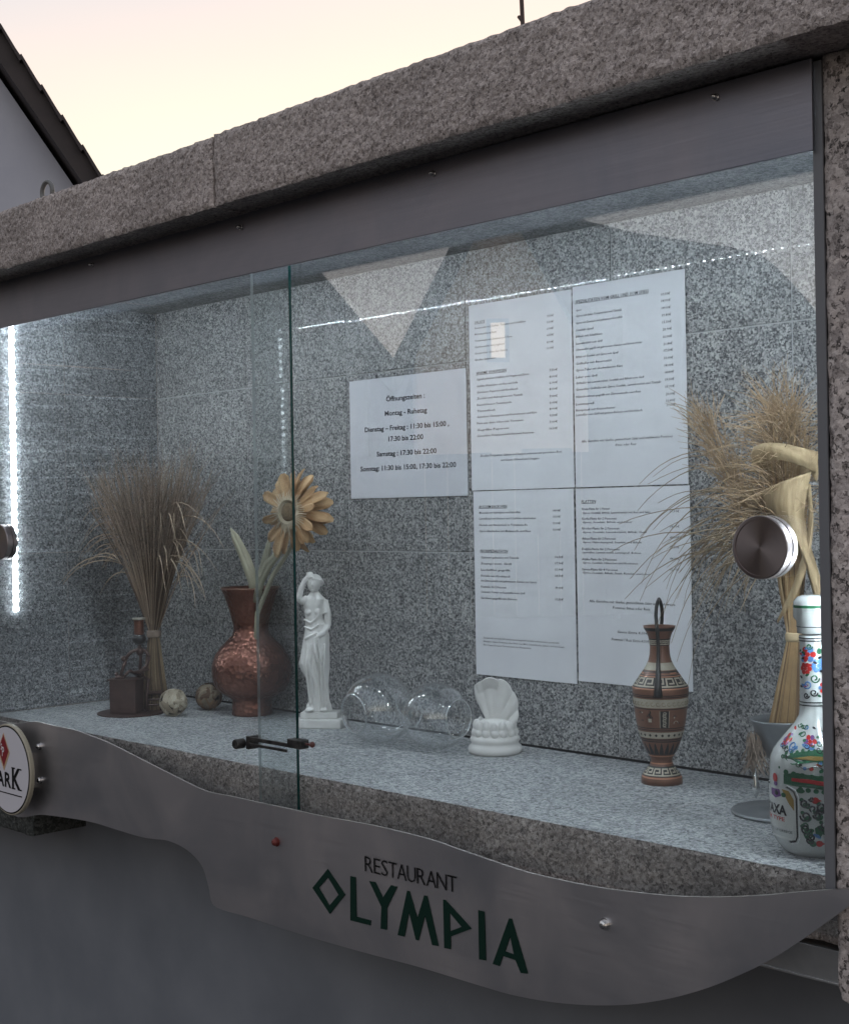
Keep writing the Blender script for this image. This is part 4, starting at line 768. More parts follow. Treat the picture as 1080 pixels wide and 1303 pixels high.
for k in range(20):
    u = -1.9+k*.2; pts = []
    for i in range(12):
        a = i/11*5.2; rr = 3.6*(1-i/14); pts.append(on_amph(u+rr*math.cos(a+.5)*.026, 895.5+rr*math.sin(a+.5), .0007))
    mb.tube(pts, .00038, 3, False)
mb.build('scroll_pattern', mat('ochre_paint', (.25,.19,.12), .5), am)
band(902,903,M_dk); band(926.5,927.5,M_dk); band(929,930,M_dk); band(932,940,M_cream); band(941,942.5,M_dk); band(943.5,945,M_dk,e=.0003)
mb = MB()
for k in range(14):
    u = -1.9+k*.28; mb.add([on_amph(u-.07,936,.0007),on_amph(u,938,.0007),on_amph(u+.07,936,.0007),on_amph(u,934,.0007)], [(0,1,2,3)])
mb.build('spot_pattern', M_dk, am)
mb = MB()
for k in range(13):
    u = -2+k*.335; rowsU = [(962,.165),(958,.13),(954,.09),(950,.05),(946,.004)]
    for (ya, wa), (yb, wb) in zip(rowsU, rowsU[1:]): mb.add([on_amph(u-wa,ya),on_amph(u+wa,ya),on_amph(u+wb,yb),on_amph(u-wb,yb)], [(0,1,2,3)])
mb.build('ray_pattern', M_dk, am); band(963.5,965,M_cp); band(973,974.5,M_cp); band(977,989,M_dk); key_band(979,988,6,M_cream,th=.18); band(990,991.6,M_cp)
pn = MB()
def patch(mb, u0, u1, y0, y1, e=.0006, k=3):
    for i in range(k):
        for j in range(4):
            a0 = u0+(u1-u0)*i/k; a1 = u0+(u1-u0)*(i+1)/k; b0 = y0+(y1-y0)*j/4; b1 = y0+(y1-y0)*(j+1)/4
            mb.add([on_amph(a0,b1,e),on_amph(a1,b1,e),on_amph(a1,b0,e),on_amph(a0,b0,e)], [(0,1,2,3)])
patch(pn, -.02,.30,904.5,926); pn.build('dark_panel', M_dk, am)
pn = MB(); patch(pn,-.045,-.025,904.5,926); patch(pn,.305,.325,904.5,926)
pn.tube([on_amph(.14+.075*math.sin(i*1.1), 906+i*1.05, .0009) for i in range(19)], .0006, 4, False); pn.tube([on_amph(.14-.06*math.sin(i*1.1), 906+i*1.05, .0009) for i in range(19)], .0004, 4, False)
pn.build('panel_pattern', M_cream, am)
mb = MB(); mb.tube([on_amph(-.42+.03*math.sin(i), 905+i*1.1, .0008) for i in range(9)], .0008, 4); mb.tube([on_amph(-.55,912,.0008), on_amph(-.45,908,.0008), on_amph(-.30,914,.0008)], .0006, 4)
for u, y in ((-.85,908),(-.78,918),(.55,912),(.75,921)): mb.tube([on_amph(u-.06,y,.0008),on_amph(u,y-1.5,.0008),on_amph(u+.06,y,.0008)], .0005, 4)
mb.build('figure_silhouette', M_dk, am)
mb = MB(); patch(mb,-.50,-.36,914.5,919,.0008,2); patch(mb,-.82,-.72,906.5,908,.0008,1); patch(mb,.5,.55,912,914,.0008,1)
mb.tube([on_amph(.62+.10*math.cos(a), 921-3.5*math.sin(a), .0008) for a in [i*math.pi/8 for i in range(9)]], .0004, 4); mb.build('painted_figure', M_cream, am)
M_hand = noisy('blackened_bronze', (.03,.03,.032), (.07,.068,.066), 60, .35, .5, .1)
for sg in (1, -1):
    h = [(sg*e_*q_,sg*r_*q_,zof(y_)) for y_, r_, e_ in ((886,36,0),(874,36,0),(858,30,0),(840,25,0),(822,23.5,0),(806,24.5,.5),(796,24,1.5),(786,21,2.4),(777,15,2.2),(770,8,1.0),(766,1.0,0))]
    MB().tube(h, [.0060,.0050,.0034]+[.0025]*7+[.0022], 10).build('handle', M_hand, am, smooth=True).rotation_euler = (0,0,R(-4.5))
# ---- goblet with dried bouquet
cup = thing('pewter_goblet', 'grey pewter goblet on a wide disc foot holding the right-hand sheaf', 'goblet', (1.575,.225,0), az_of(1.56,.22))
M_pew = noisy('pewter', (.20,.215,.23), (.28,.29,.30), 30, .42, .75, .1)
MB().lathe([(.060,0),(.062,.0012),(.062,.0035),(.058,.005),(.02,.007),(.0085,.011),(.0065,.03),(.0065,.055),(.011,.062),(.024,.072),(.030,.088),(.035,.108),(.0385,.113),(.0375,.1145),(.033,.109),(.028,.09),(.015,.072)], 56).build('bowl', M_pew, cup, smooth=True)
tuft = thing('dried_tuft', 'brown dried tuft with a silver teardrop hanging on the goblet rim', 'dried flower', (1.552,.196,.10))
rg = random.Random(12); mb = MB()
for k in range(90):
    random.seed(k); mb.tube(arc((rg.uniform(-.004,.012), rg.uniform(-.006,.006), rg.uniform(-.03,.0)), (rg.uniform(-.6,.6), rg.uniform(-.5,.5), -1), rg.uniform(.015,.04), .3, 3, .3), [.0009,.0008,.0006,.0003], 3, False)
mb.build('fibres', M_st2, tuft)
mb = MB(); mb.lathe([(.0003,0),(.002,-.008),(.0045,-.020),(.004,-.028),(.0003,-.034)], 12, (.006,-.004,-.045)).build('teardrop', mat('silver', (.75,.75,.74), .12, 1), tuft, smooth=True)
bq = thing('grass_sheaf', 'tied bundle of golden straw with drooping ears standing in the pewter goblet', 'dried grass', (1.580,.222,.07))
rg = random.Random(21); mb = MB(); tie = Vector((.022,-.012,.145)); bo = MB()
for k in range(190):
    a = rg.uniform(0,6.283); q = math.sqrt(rg.random()); lo = Vector((-.006+.022*q*math.cos(a), .018*q*math.sin(a), 0)); mi = tie+Vector((.007*q*math.cos(a), .007*q*math.sin(a), 0)); hi = tie+Vector((.030*q*math.cos(a)-.004, .024*q*math.sin(a), rg.uniform(.12,.26)))
    mb.mi = rg.choice((0,0,1,2)); mb.tube([lo, lo.lerp(mi,.6), mi, mi.lerp(hi,.5)+Vector((0,0,.01)), hi], [.0010,.0010,.0009,.0008,.0005], 4, False)
mb.build('stalks', [M_st4, straw('straw_dark', (.17,.10,.05)), straw('straw_light', (.45,.32,.18))], bq)
MB().lathe([(.0085,-.005),(.0100,-.003),(.0100,.004),(.0085,.006)], 16, tuple(tie)).build('binding', M_st3, bq, smooth=True)
mb = MB()
for k in range(1000):
    a = rg.uniform(0,6.283); q = rg.random(); base = tie+Vector((.026*q*math.cos(a)-.030*rg.random()**2, .022*q*math.sin(a), rg.uniform(.12,.27)))
    random.seed(5000+k); mb.tube(arc(base, (rg.uniform(-.9,.6), rg.uniform(-.6,.4), rg.uniform(-.1,.9)), rg.uniform(.03,.085), .5, 3, .22), [.0005,.00045,.0004,.0002], 3, False)
for k in range(420):      # feathery plume leaning left
    t = rg.random(); base = Vector((-.015-.085*t, -.01, .255+.155*t))+Vector((rg.gauss(0,.008), rg.gauss(0,.008), rg.gauss(0,.008)))
    random.seed(9000+k); mb.tube(arc(base, (-.5+rg.uniform(-.5,.5), rg.uniform(-.4,.4), .7+rg.uniform(-.4,.3)), rg.uniform(.03,.06), .3, 3, .2), [.0005,.0004,.0004,.0002], 3, False)
o = mb.build('ears', straw('dry_ears', (.36,.25,.15)), bq); tag(o, kind='stuff')
mb = MB()
for k in range(78):
    base = tie+Vector((rg.uniform(-.03,.01), rg.uniform(-.02,.01), rg.uniform(.08,.20))); random.seed(300+k)
    mb.tube(arc(base, (-1, rg.uniform(-.15,.55)*.6, rg.uniform(.0,.75)), rg.uniform(.10,.285), rg.uniform(.8,2.3), 11, .09), [.00075]*7+[.0006,.0005,.0004,.0004,.0003], 4, False)
for k in range(26):
    base = tie+Vector((rg.uniform(-.02,.0), rg.uniform(-.02,.01), rg.uniform(.10,.16))); random.seed(700+k)
    mb.tube(arc(base, (-.8, rg.uniform(-.3,.2), rg.uniform(-.5,.25)), rg.uniform(.08,.17), rg.uniform(1.0,2.2), 9, .12), [.0010]*5+[.0008,.0007,.0006,.0004,.0003], 4, False)
mb.build('drooping_stalks', straw('dry_awns', (.30,.225,.15)), bq)
# ribbon tied round the sheaf
rb = thing('paper_ribbon', 'cream paper ribbon bow looped on the right-hand straw sheaf', 'ribbon', (1.604,.185,.402))
M_rib = noisy('cream_ribbon', (.22,.15,.08), (.48,.36,.21), 90, .75, 0, 1.0, .003, stretch=(1,1,.18))
def ribbon(pairs, name='loop'):
    A = smooth3([p for p, q in pairs]); B = smooth3([q for p, q in pairs]); o = MB().strip(A, B).build(name, M_rib, rb, smooth=True); m_ = o.modifiers.new('t', 'SOLIDIFY'); m_.thickness = .0005
def smooth3(pts, k=6):
    out = []; n = len(pts)
    for i in range(n-1):
        p0, p1, p2, p3 = pts[max(i-1,0)], pts[i], pts[i+1], pts[min(i+2,n-1)]
        for j in range(k):
            t = j/k; out.append(tuple(.5*((2*p1[a])+(-p0[a]+p2[a])*t+(2*p0[a]-5*p1[a]+4*p2[a]-p3[a])*t*t+(-p0[a]+3*p1[a]-3*p2[a]+p3[a])*t**3) for a in range(3)))
    return out+[tuple(pts[-1])]
def husk(cols3, name):
    rows_ = [smooth3(c_) for c_ in cols3]; mbx = MB()
    for a_, b_ in zip(rows_, rows_[1:]): mbx.strip(a_, b_)
    o = mbx.build(name, M_rib, rb, smooth=True, merge=.00002); m_ = o.modifiers.new('t', 'SOLIDIFY'); m_.thickness = .0004
husk([[(.052,-.002,.030),(.0135,-.012,.041),(-.0135,-.013,.043),(-.034,-.004,.040)], [(.050,-.004,.020),(.020,-.017,.031),(-.008,-.016,.035),(-.037,-.006,.031)], [(.048,.000,.006),(.027,-.010,.017),(.0,-.010,.023),(-.036,-.002,.020)]], 'loop')
husk([[(-.034,-.004,.040),(-.040,.006,.034),(-.022,.016,.026),(.014,.018,.022),(.042,.016,.020)], [(-.036,-.002,.020),(-.041,.005,.018),(-.020,.013,.010),(.0135,.014,.006),(.042,.014,.005)]], 'loop')
husk([[(-.023,-.006,-.013),(-.0135,-.010,-.032),(.011,-.008,-.057),(.030,-.010,-.083),(.046,-.006,-.143)], [(.010,-.016,-.003),(.012,-.018,-.030),(.022,-.012,-.056),(.040,-.015,-.092),(.053,-.011,-.146)], [(.042,-.004,.008),(.035,-.006,-.027),(.033,-.003,-.055),(.049,-.006,-.102),(.061,-.004,-.143)]], 'tail')
husk([[(.040,.0,.004),(.056,-.004,.050),(.066,-.006,.085)], [(.046,.0,-.004),(.064,-.008,.045),(.070,-.006,.085)]], 'tail')
husk([[(.030,.004,-.004),(.036,-.004,-.060),(.020,-.010,-.120),(-.004,-.008,-.165)], [(.036,.004,-.006),(.044,-.006,-.062),(.030,-.012,-.124),(-.003,-.008,-.168)]], 'tail')
# ---- painted bottle
bt = thing('painted_bottle', 'white porcelain liquor bottle painted with green scrolls and red flowers', 'bottle', (1.7005,.0835,0), az_of(1.70,.083))
q_ = 1/1185.; M_por = noisy('white_porcelain', (.46,.48,.47), (.52,.54,.53), 20, .14, 0, .02, .0003, Coat_Weight=.5)
BP = [(764,11),(766,17),(772,22),(792,22.5),(797,18.5),(812,18),(815,15.5),(819,15.5),(824,15),(880,15.6),(905,16),(916,17.5),(926,23),(938,33),(950,43),(960,50),(970,54),(982,55),(1045,55),(1062,53.5),(1074,49),(1084,42),(1089,36),(1090,30)]
def br(y):
    for (y0, r0), (y1, r1) in zip(BP, BP[1:]):
        if y0 <= y <= y1: return r0+(r1-r0)*(y-y0)/(y1-y0)
    return BP[-1][1]
zb = lambda y: (1090-y)*q_
MB().lathe([(r*q_, zb(y)) for y, r in BP if y >= 814][::-1], 64).build('body', M_por, bt, smooth=True)
MB().lathe([(r*q_, zb(y)+.0002) for y, r in BP if y <= 813][::-1]+[(2*q_, zb(763.4))], 40).build('cap', M_por, bt, smooth=True)
def on_b(u, y, e=.0004): r = br(y)*q_+e; return (r*math.sin(u), -r*math.cos(u), zb(y))
cols_ = dict(g=mat('bottle_green', (.015,.10,.045), .15), r=mat('bottle_red', (.42,.02,.018), .15), u=mat('bottle_blue', (.08,.20,.42), .15), k=mat('bottle_black', (.012,.014,.018), .15), p=mat('bottle_purple', (.16,.06,.22), .15), w=mat('bottle_white', (.75,.77,.78), .15), o=mat('bottle_ochre', (.30,.20,.05), .2))
dec = {k: MB() for k in cols_}
def bpoly(k, pts, e=.0006):
    q = []
    for (u0, y0), (u1, y1) in zip(pts, pts[1:]+pts[:1]):
        m_ = max(1, int(abs(u1-u0)/.14)+int(abs(y1-y0)/9)); q += [(u0+(u1-u0)*i/m_, y0+(y1-y0)*i/m_) for i in range(m_)]
    c_ = (sum(p[0] for p in q)/len(q), sum(p[1] for p in q)/len(q)); n_ = len(q); lv = 4 if max(abs(p[0]-c_[0]) for p in q) > .2 else 2
    vs = [on_b(c_[0], c_[1], e)]; fs = [(0, 1+i, 1+(i+1) % n_) for i in range(n_)]
    for s_ in range(1, lv+1): vs += [on_b(c_[0]+(u-c_[0])*s_/lv, c_[1]+(y-c_[1])*s_/lv, e) for u, y in q]
    for s_ in range(lv-1):
        for i in range(n_): a = 1+s_*n_+i; b_ = 1+s_*n_+(i+1) % n_; fs.append((a, a+n_, b_+n_, b_))
    dec[k].add(vs, fs)
def bellipse(k, u, y, ru, ry, rot=0, e=.0006, n=12):
    bpoly(k, [(u+ru*math.cos(a)*math.cos(rot)-ru*math.sin(a)*math.sin(rot)*(ry/max(ru*br(y),1e-3)), y+ry*math.sin(a)*math.cos(rot)+ru*br(y)*math.cos(a)*math.sin(rot)) for a in [2*math.pi*i/n for i in range(n)]], e)
def bline(k, pts, w=.0006, e=.0003): dec[k].tube([on_b(u, y, e) for u, y in pts], w, 4, False)
def bring(k, y0, y1, e=.0005):
    dec[k].lathe([(br(y1)*q_+e, zb(y1)), (br((y0+y1)/2)*q_+e, zb((y0+y1)/2)), (br(y0)*q_+e, zb(y0))], 48, cap=False)
def scroll(k, u, y, s_, turns=1.3, dir_=1, w=.0008):
    bline(k, [(u+dir_*s_*(1-i/20)*math.cos(i/15*turns*6.28)/br(y), y+s_*(1-i/20)*math.sin(i/15*turns*6.28)) for i in range(16)], w)
def flower(u, y, s_, k='r', k2='u'):
    for a in range(6): bellipse(k2 if a % 2 else k, u+s_*.75*math.cos(a*1.047)/br(y), y+s_*.75*math.sin(a*1.047), s_*.42/br(y), s_*.42, 0, .0005)
    bellipse(k, u, y, s_*.34/br(y), s_*.34, 0, .0008)
for y in (817,820.5,898,902): bring('k', y, y+1.4)
bring('g', 776, 779.5, .0004); bring('k', 803, 804)
flower(-.35,838,9,'r','u'); flower(.5,852,8,'u','u'); flower(-.55,856,7,'r','r'); scroll('g',.2,868,6); scroll('u',-.4,876,6,1.3,-1); scroll('k',.1,886,5); flower(.9,880,6,'r','u'); scroll('g',-.2,828,4); bellipse('g',.6,834,.25,4); scroll('k',-.5,890,4)
# shoulder
for u in (-.95,-.1,.7): flower(u, 944, 7, 'r', 'p')
bpoly('g', [(-.75,965),(-.45,957),(.1,953),(.6,956),(1.1,962),(1.1,970),(.5,968),(0,967),(-.5,972)]); bpoly('o', [(-.5,964),(-.1,960),(.5,961),(.5,965),(-.1,965)], .0009)
for i in range(12): bellipse('g', -.72+i*.15, 955-abs(i-5)*-.8, .05, 3)
scroll('u',-.6,950,6); scroll('k',.35,972,6,1,-1,.0006); bellipse('u', -.15, 950, .2, 2.5, .3)
bline('k', [(-.3+i*.1, 974+2*math.sin(i*1.4)) for i in range(14)], .0005)
# swag on the body
bpoly('g', [(-.72,985),(-.4,981),(0,983),(.4,986),(.9,990),(1.3,993),(1.3,1006),(.9,1008),(.5,1004),(0,999),(-.4,998),(-.72,997)])
bpoly('r', [(-.5,988),(-.1,988),(.4,992),(.9,997),(.9,1001),(.4,998),(-.1,993),(-.5,992)], .0010)
for i in range(10): bellipse('g', -.65+i*.2, 982+i*1.1, .07, 3.4); bellipse('g', -.3+i*.17, 1001+i*.8, .06, 3)
bellipse('r', -1.02, 992, .10, 6); bellipse('p', -1.0, 999, .08, 3); bellipse('g', -.30, 1003, .10, 3, 0, .0011)
# label
lab = [(-1.5,1003),(-.60,1001),(-.46,1005),(-.40,1013),(-.40,1061),(-.46,1067),(-.60,1069),(-1.5,1067)]
bl2 = MB()
for i in range(14):
    u0 = -1.5+i*.0784; u1 = u0+.0784
    bl2.add([on_b(u0,1067,.0005),on_b(u1,1067 if i < 12 else 1062,.0005),on_b(u1,1045,.0005),on_b(u0,1045,.0005),on_b(u0,1024,.0005),on_b(u1,1024,.0005),on_b(u1,1003 if i < 12 else 1009,.0005),on_b(u0,1003,.0005)], [(0,1,2,3),(3,2,5,4),(4,5,6,7)])
bl2.build('label', mat('label_white', (.56,.57,.55), .2), bt)
bline('k', lab, .0011, .0006); bline('w', [(u+.0+(.05 if u > -.5 else 0), y+(2 if y > 1040 else -2)) for u, y in lab], .0007, .0005)
bpoly('p', [(-1.2,1006),(-.85,1005),(-.80,1013),(-1.0,1017),(-1.2,1014)], .0009); bpoly('o', [(-.78,1004),(-.58,1005),(-.46,1015),(-.45,1029),(-.58,1021)], .0009); bellipse('k', -.95, 1010, .07, 3, 0, .0012); bellipse('g', -.72, 1011, .07, 3, 0, .0012)
tm = MB()
def btext(mb, s_, u0, u1, y, cap, off=.02):
    put_text(mb, s_, 0, 0, 1, cap, 0, 0, 2, off, fn=lambda a, b_: on_b(u0+(u1-u0)*a, y-b_, .0009))
btext(tm, 'METAXA', -1.85, -.64, 1036, 12, .04); tm.build('lettering', cols_['k'], bt)
tm = MB(); btext(tm, 'GREEK TYPE', -1.7, -.70, 1044, 5); tm.build('red_lettering', cols_['r'], bt)
tm = MB(); btext(tm, 'PRODUCT OF GREECE', -1.6, -.52, 1058, 3, .0); tm.build('small_lettering', cols_['k'], bt)
# right-hand scrollwork
for (u, y, s_, d_) in ((-.22,1018,6,1),(-.2,1034,7,-1),(-.2,1050,7,1),(-.12,1064,5,1),(.15,1022,7,1),(.45,1034,8,-1),(.75,1022,7,1),(.2,1045,7,-1),(.55,1054,8,1),(.9,1042,7,-1),(.35,1064,6,1),(.8,1064,6,-1),(0.05,1032,5,-1),(1.15,1030,7,1),(1.15,1056,7,1)):
    scroll('k', u, y, s_, 1.3, d_, .0010); bellipse('g', u+.05, y+3, .09, 3.6, .4*d_); bellipse('g', u-.06, y-4, .05, 2.4, -.5*d_)
for u, y in ((.02,1014),(.10,1068),(.62,1012),(.9,1072)): bellipse('r', u, y, .085, 4.2); bpoly('r', [(u-.02,y-4),(u+.14,y),(u-.02,y+4)], .0008)
for u, y in ((.05,1058),(.5,1044),(.3,1026)): bellipse('u', u, y, .10, 2.2, .5)
bpoly('g', [(.0,1048),(.12,1044),(.2,1052),(.12,1060),(.02,1058)]); bpoly('g', [(.25,1066),(.6,1058),(.9,1062),(.6,1070),(.3,1073)])
rg = random.Random(17)
for i in range(70):
    u = rg.uniform(-1.1,1.3); y = rg.uniform(926,978)
    k = rg.choice('gkuggr'); (scroll(k, u, y, rg.uniform(2.5,4.5), 1, rg.choice((1,-1)), .0006) if i % 2 else bellipse(k, u, y, rg.uniform(.04,.09)*40/br(y), rg.uniform(1.2,2.4), rg.uniform(-.6,.6)))
for i in range(30):
    u = rg.uniform(-.25,1.25); y = rg.uniform(1012,1074); (scroll('kg'[i%2], u, y, rg.uniform(3,6), 1.2, rg.choice((1,-1)), .0009) if i % 3 else bellipse('g', u, y, .10, 3, rg.uniform(-.7,.7)))
for i in range(26):
    u = rg.uniform(-1.2,1.2); y = rg.uniform(826,896); k = rg.choice('gkur'); bellipse(k, u, y, .18, 1.6, rg.uniform(-.6,.6))
for k, d_ in dec.items():
    if d_.v: d_.build('painted_decoration', cols_[k], bt)
# ================================================================ BEYOND THE CASE
# ring bolt and rod on top of the lintel
eb = thing('ring_bolt', 'small galvanised ring bolt standing on the granite lintel before the white house', 'ring bolt', (.2485,0,.902))
M_zn = noisy('zinc', (.10,.10,.10), (.18,.18,.175), 80, .5, .7)
MB().tube([(.0155*math.cos(a), 0, .047+.0180*math.sin(a)) for a in [2*math.pi*i/32 for i in range(33)]], .0040, 8, False).build('ring', M_zn, eb, smooth=True).rotation_euler = (0,0,R(5))
MB().tube([(0,0,-.014),(0,0,.030)], .005, 8).build('shank', M_zn, eb)
rd = thing('steel_rod', 'thin dark steel rod rising from the top of the granite lintel', 'rod', (1.377,0,.903))
M_rd = noisy('rusty_steel', (.05,.04,.038), (.09,.06,.05), 60, .8)
MB().tube([(.002,0,0),(-.001,0,.08),(-.002,0,.34)], .0026, 8).build('shaft', M_rd, rd); MB().tube([(.004,0,.012),(.000,0,.052),(-.006,0,.060)], .0022, 8).build('hook', M_rd, rd)
MB().lathe([(.009,-.001),(.009,.004)], 16).build('foot', M_rd, rd)
# the white house
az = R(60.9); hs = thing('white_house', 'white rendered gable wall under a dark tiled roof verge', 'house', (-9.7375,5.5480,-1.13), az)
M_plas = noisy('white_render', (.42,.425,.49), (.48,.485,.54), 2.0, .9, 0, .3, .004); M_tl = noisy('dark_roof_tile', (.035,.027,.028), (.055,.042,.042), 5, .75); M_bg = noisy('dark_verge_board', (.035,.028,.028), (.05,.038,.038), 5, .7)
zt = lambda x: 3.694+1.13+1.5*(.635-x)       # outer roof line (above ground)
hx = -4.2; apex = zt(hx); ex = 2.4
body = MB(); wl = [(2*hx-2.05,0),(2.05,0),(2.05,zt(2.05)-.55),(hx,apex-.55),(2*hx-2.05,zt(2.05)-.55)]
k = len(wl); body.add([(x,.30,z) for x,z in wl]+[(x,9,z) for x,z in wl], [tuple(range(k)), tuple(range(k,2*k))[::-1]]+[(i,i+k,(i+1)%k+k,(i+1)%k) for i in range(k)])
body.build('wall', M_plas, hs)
rf = MB()
for sg in (1,-1):
    X = lambda x: x if sg > 0 else 2*hx-x
    rf.add([(X(hx),.02,apex-.10),(X(ex),.02,zt(ex)-.10),(X(ex),9.3,zt(ex)-.10),(X(hx),9.3,apex-.10),(X(hx),.02,apex-.46),(X(ex),.02,zt(ex)-.46),(X(ex),9.3,zt(ex)-.46),(X(hx),9.3,apex-.46)], [(0,1,2,3),(4,7,6,5),(0,4,5,1),(2,6,7,3),(1,5,6,2)])
roof = rf.build('roof', M_bg, hs)
Lr = math.hypot(ex-hx, (ex-hx)*1.5); nt_ = int(Lr/.335); dv = Vector((1,0,-1.5)).normalized(); nv = Vector((1.5,0,1)).normalized()
tm_ = MB().add([(-.19,-.06,.0),(.19,-.06,-.03),(.19,.30,-.03),(-.19,.30,0),(-.19,-.06,.022),(.19,-.06,.0),(.19,.30,.0),(-.19,.30,.022)], [(0,3,2,1),(4,5,6,7),(0,1,5,4),(1,2,6,5),(2,3,7,6),(3,0,4,7)]).mesh('verge_tile', M_tl)
for i in range(nt_):
    o = link(bpy.data.objects.new('verge_tile', tm_), roof); p_ = Vector((hx,0,apex))+dv*(.335*(i+.5))-nv*.075
    o.location = (p_.x, 0, p_.z-.0); o.rotation_euler = (0, math.atan2(1.5,1), 0)
# ---- street side behind the viewer, seen mirrored in the glass
def gable_house(name, label, x0, x1, eave, ridge, y, depth, wallm, roofm, win=(), chim=False, over=.35, th=.22):
    xm = (x0+x1)/2; t = thing(name, label, 'house', (-12.191+.6788*xm+.7343*y, -12.345-.7343*xm+.6788*y, -1.13), R(-47.25)); w = (x1-x0)/2; ez = eave+1.13; rz_ = ridge+1.13; sl = (rz_-ez)/(w+over)
    wl = [(-w,0),(w,0),(w,ez+sl*over-th*.9),(0,rz_-th*.95),(-w,ez+sl*over-th*.9)]; k = 5
    MB().add([(x,0,z) for x,z in wl]+[(x,-depth,z) for x,z in wl], [tuple(range(k))[::-1], tuple(range(k,2*k))]+[(i,(i+1)%k,(i+1)%k+k,i+k) for i in range(k)]).build('wall', wallm, t)
    r_ = MB()
    for sg in (1,-1):
        a_ = (0,.3,rz_); b_ = (sg*(w+over),.3,ez); c2 = (sg*(w+over),-depth-.3,ez); d_ = (0,-depth-.3,rz_)
        lo = lambda p: (p[0],p[1],p[2]-th); r_.add([a_,b_,c2,d_,lo(a_),lo(b_),lo(c2),lo(d_)], [(0,1,2,3),(4,7,6,5),(0,4,5,1),(1,5,6,2),(2,6,7,3)])
    ro = r_.build('roof', roofm, t)
    if chim: MB().box((w*.3,-depth*.5,rz_-1.2),(w*.3+.5,-depth*.5+.5,rz_+.5)).build('chimney', M_chim, ro)
    for (wx, wz, ww, wh, lit) in win:
        f_ = MB().box((wx-ww/2-.06,-.02,wz-.06),(wx+ww/2+.06,.04,wz+wh+.06)).build('window', M_wfr, t)
        [MB().box((a_,.041,wz),(b_,.05,wz+wh)).build('pane', M_lit if lit else M_dpane, f_) for a_, b_ in (((wx-ww/2,wx+ww/2),) if lit else ((wx-ww/2,wx-.03),(wx+.03,wx+ww/2)))]
    return t
M_chim = noisy('chimney_brick', (.18,.08,.05), (.25,.12,.08), 20, .9); M_wfr = mat('window_frame', (.13,.12,.11), .5); M_lit = glow('lit_window', (1,.72,.45), 1.3); M_dpane = mat('dark_pane', (.02,.022,.025), .08)
M_rt = noisy('old_roof_tiles', (.05,.035,.03), (.09,.055,.045), 6, .8, 0, .5, .02); M_wA = noisy('grey_render', (.16,.155,.15), (.20,.19,.185), 2, .9); M_wB = noisy('beige_render', (.70,.46,.29), (.78,.53,.35), 2, .9)
gable_house('grey_house', 'grey rendered gable house across the street behind the viewer', -7.60, -.32, 2.56, 7.45, 0, 9, M_wA, M_rt, [(1.5,1.0,1.1,1.3,False),(-1.8,1.0,1.1,1.3,False),(1.0,4.2,1.1,1.2,False)], True)
gable_house('beige_house', 'beige gable house with one lit attic window across the street behind the viewer', .38, 2.82, 2.56, 5.45, 0, 8, M_wB, M_rt, [(-.05,3.66,.20,.50,True),(.62,1.2,.6,1.1,False)], over=.30, th=.55)
gable_house('long_house', 'long grey house across the street, beyond the mansard-roofed house', 11, 24, 3.0, 7.5, 0, 9, M_wA, M_rt, [(-4,1.0,1.1,1.3,False),(-1,1.0,1.1,1.3,False),(2,1.0,1.1,1.3,False)])
def loc_(x, y): return (-12.191+.6788*x+.7343*y, -12.345-.7343*x+.6788*y, -1.13)
gs = thing('sky_gap_blocker', 'added unseen sky shed between the two gable houses behind the viewer', 'blocker', loc_(.05,-3.2), R(-47.25))  # added block: stops sky showing between the houses in the glass
MB().box((-1.2,-2,0),(1.2,0,3.92)).build('wall', noisy('blocker_brown', (.06,.045,.035), (.09,.07,.055), 8, .85), gs); MB().box((-1.3,-2.1,3.92),(1.3,.15,4.03)).build('roof', M_rt, gs)
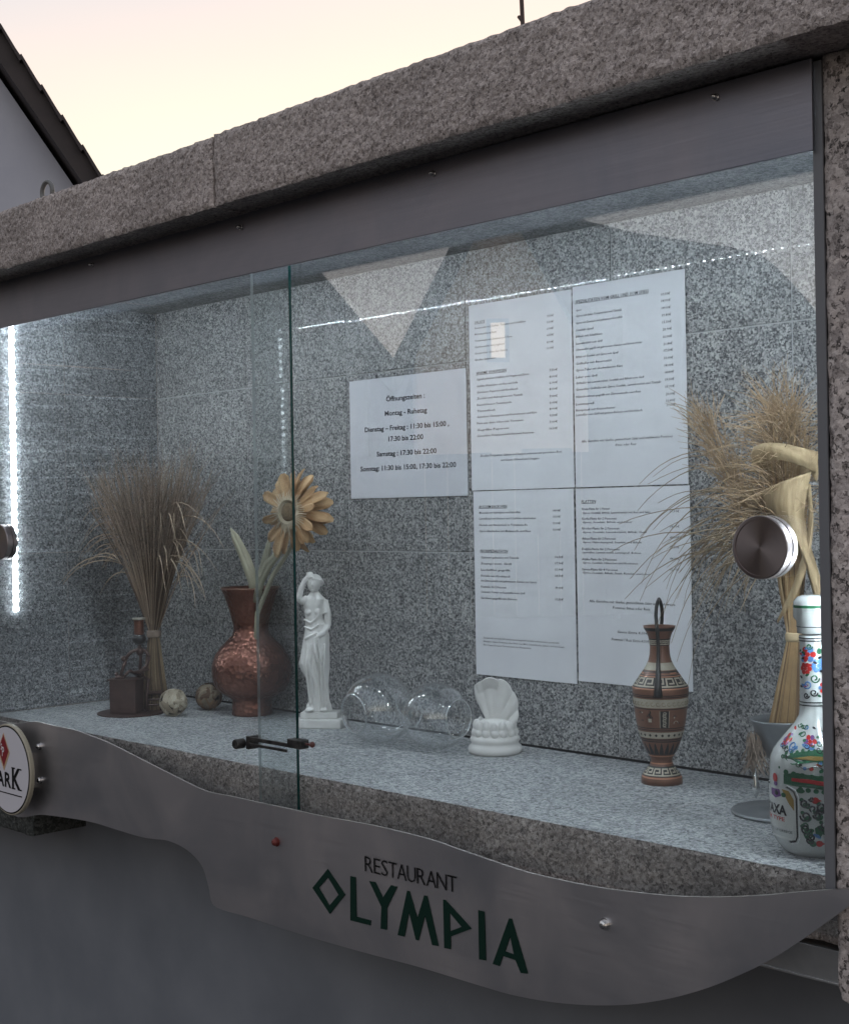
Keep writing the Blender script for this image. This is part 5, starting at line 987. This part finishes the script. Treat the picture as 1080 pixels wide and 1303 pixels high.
fc_ = thing('reflection_screen', 'added dark fence along the far side of the street', 'screen', loc_(0,1.2), R(-47.25))  # added to keep the bright lower facades out of the mirrored view
M_screen = noisy('screen_board', (.045,.042,.038), (.08,.072,.065), 8, .85)
fbm = MB().box((-.145,-.012,.05),(.145,.012,2.25)).mesh('board', M_screen)
for i in range(47):
    o = link(bpy.data.objects.new('board', fbm), fc_); o.location = (-6.9+i*.30, random.uniform(-.006,.006), random.uniform(-.015,.015))
for i in range(8): MB().box((-7.0+i*2-.05,-.12,0),(-7.0+i*2+.05,-.013,2.2)).build('post', M_screen, fc_)
mh = thing('mansard_house', 'dark house with a bent mansard roof across the street behind the viewer', 'house', loc_(2.4,-.6), R(-47.25))
prof = [(4.45,0),(4.45,3.42),(3.9,4.18),(3.62,4.55),(3.28,4.92),(3.04,5.12),(2.6,5.24),(1.2,5.47),(.25,5.72),(-.7,5.47),(-1.0,0)]
k = len(prof); m_ = MB().add([(x,0,z) for x,z in prof]+[(x,-8,z) for x,z in prof], [tuple(range(k)), tuple(range(k,2*k))[::-1]]+[(i,i+k,(i+1)%k+k,(i+1)%k) for i in range(k)]); m_.build('wall', noisy('slate_cladding', (.05,.052,.055), (.08,.08,.085), 10, .8), mh)
rp_ = MB(); pr2 = [(x*1.012,z+.05) for x,z in prof[1:10]]
for (xa,za),(xb,zb_) in zip(pr2, pr2[1:]): rp_.add([(xa,.12,za),(xb,.12,zb_),(xb,-8.1,zb_),(xa,-8.1,za),(xa,.12,za-.06),(xb,.12,zb_-.06),(xb,-8.1,zb_-.06),(xa,-8.1,za-.06)], [(0,1,2,3),(4,7,6,5),(0,4,5,1),(2,6,7,3)])
rp_.build('roof', M_rt, mh)
for wx, wz in ((.6,1.0),(2.6,1.0),(.6,3.3),(2.4,3.3)):
    f_ = MB().box((wx-.5,-.02,wz-.06),(wx+.5,.04,wz+1.2)).build('window', M_wfr, mh)
    for s_ in (-1,1): MB().box((wx+s_*.23-.2,.041,wz),(wx+s_*.23+.2,.05,wz+1.14)).build('pane', M_dpane, f_)
C.objects.unlink(_fo); bpy.data.objects.remove(_fo)
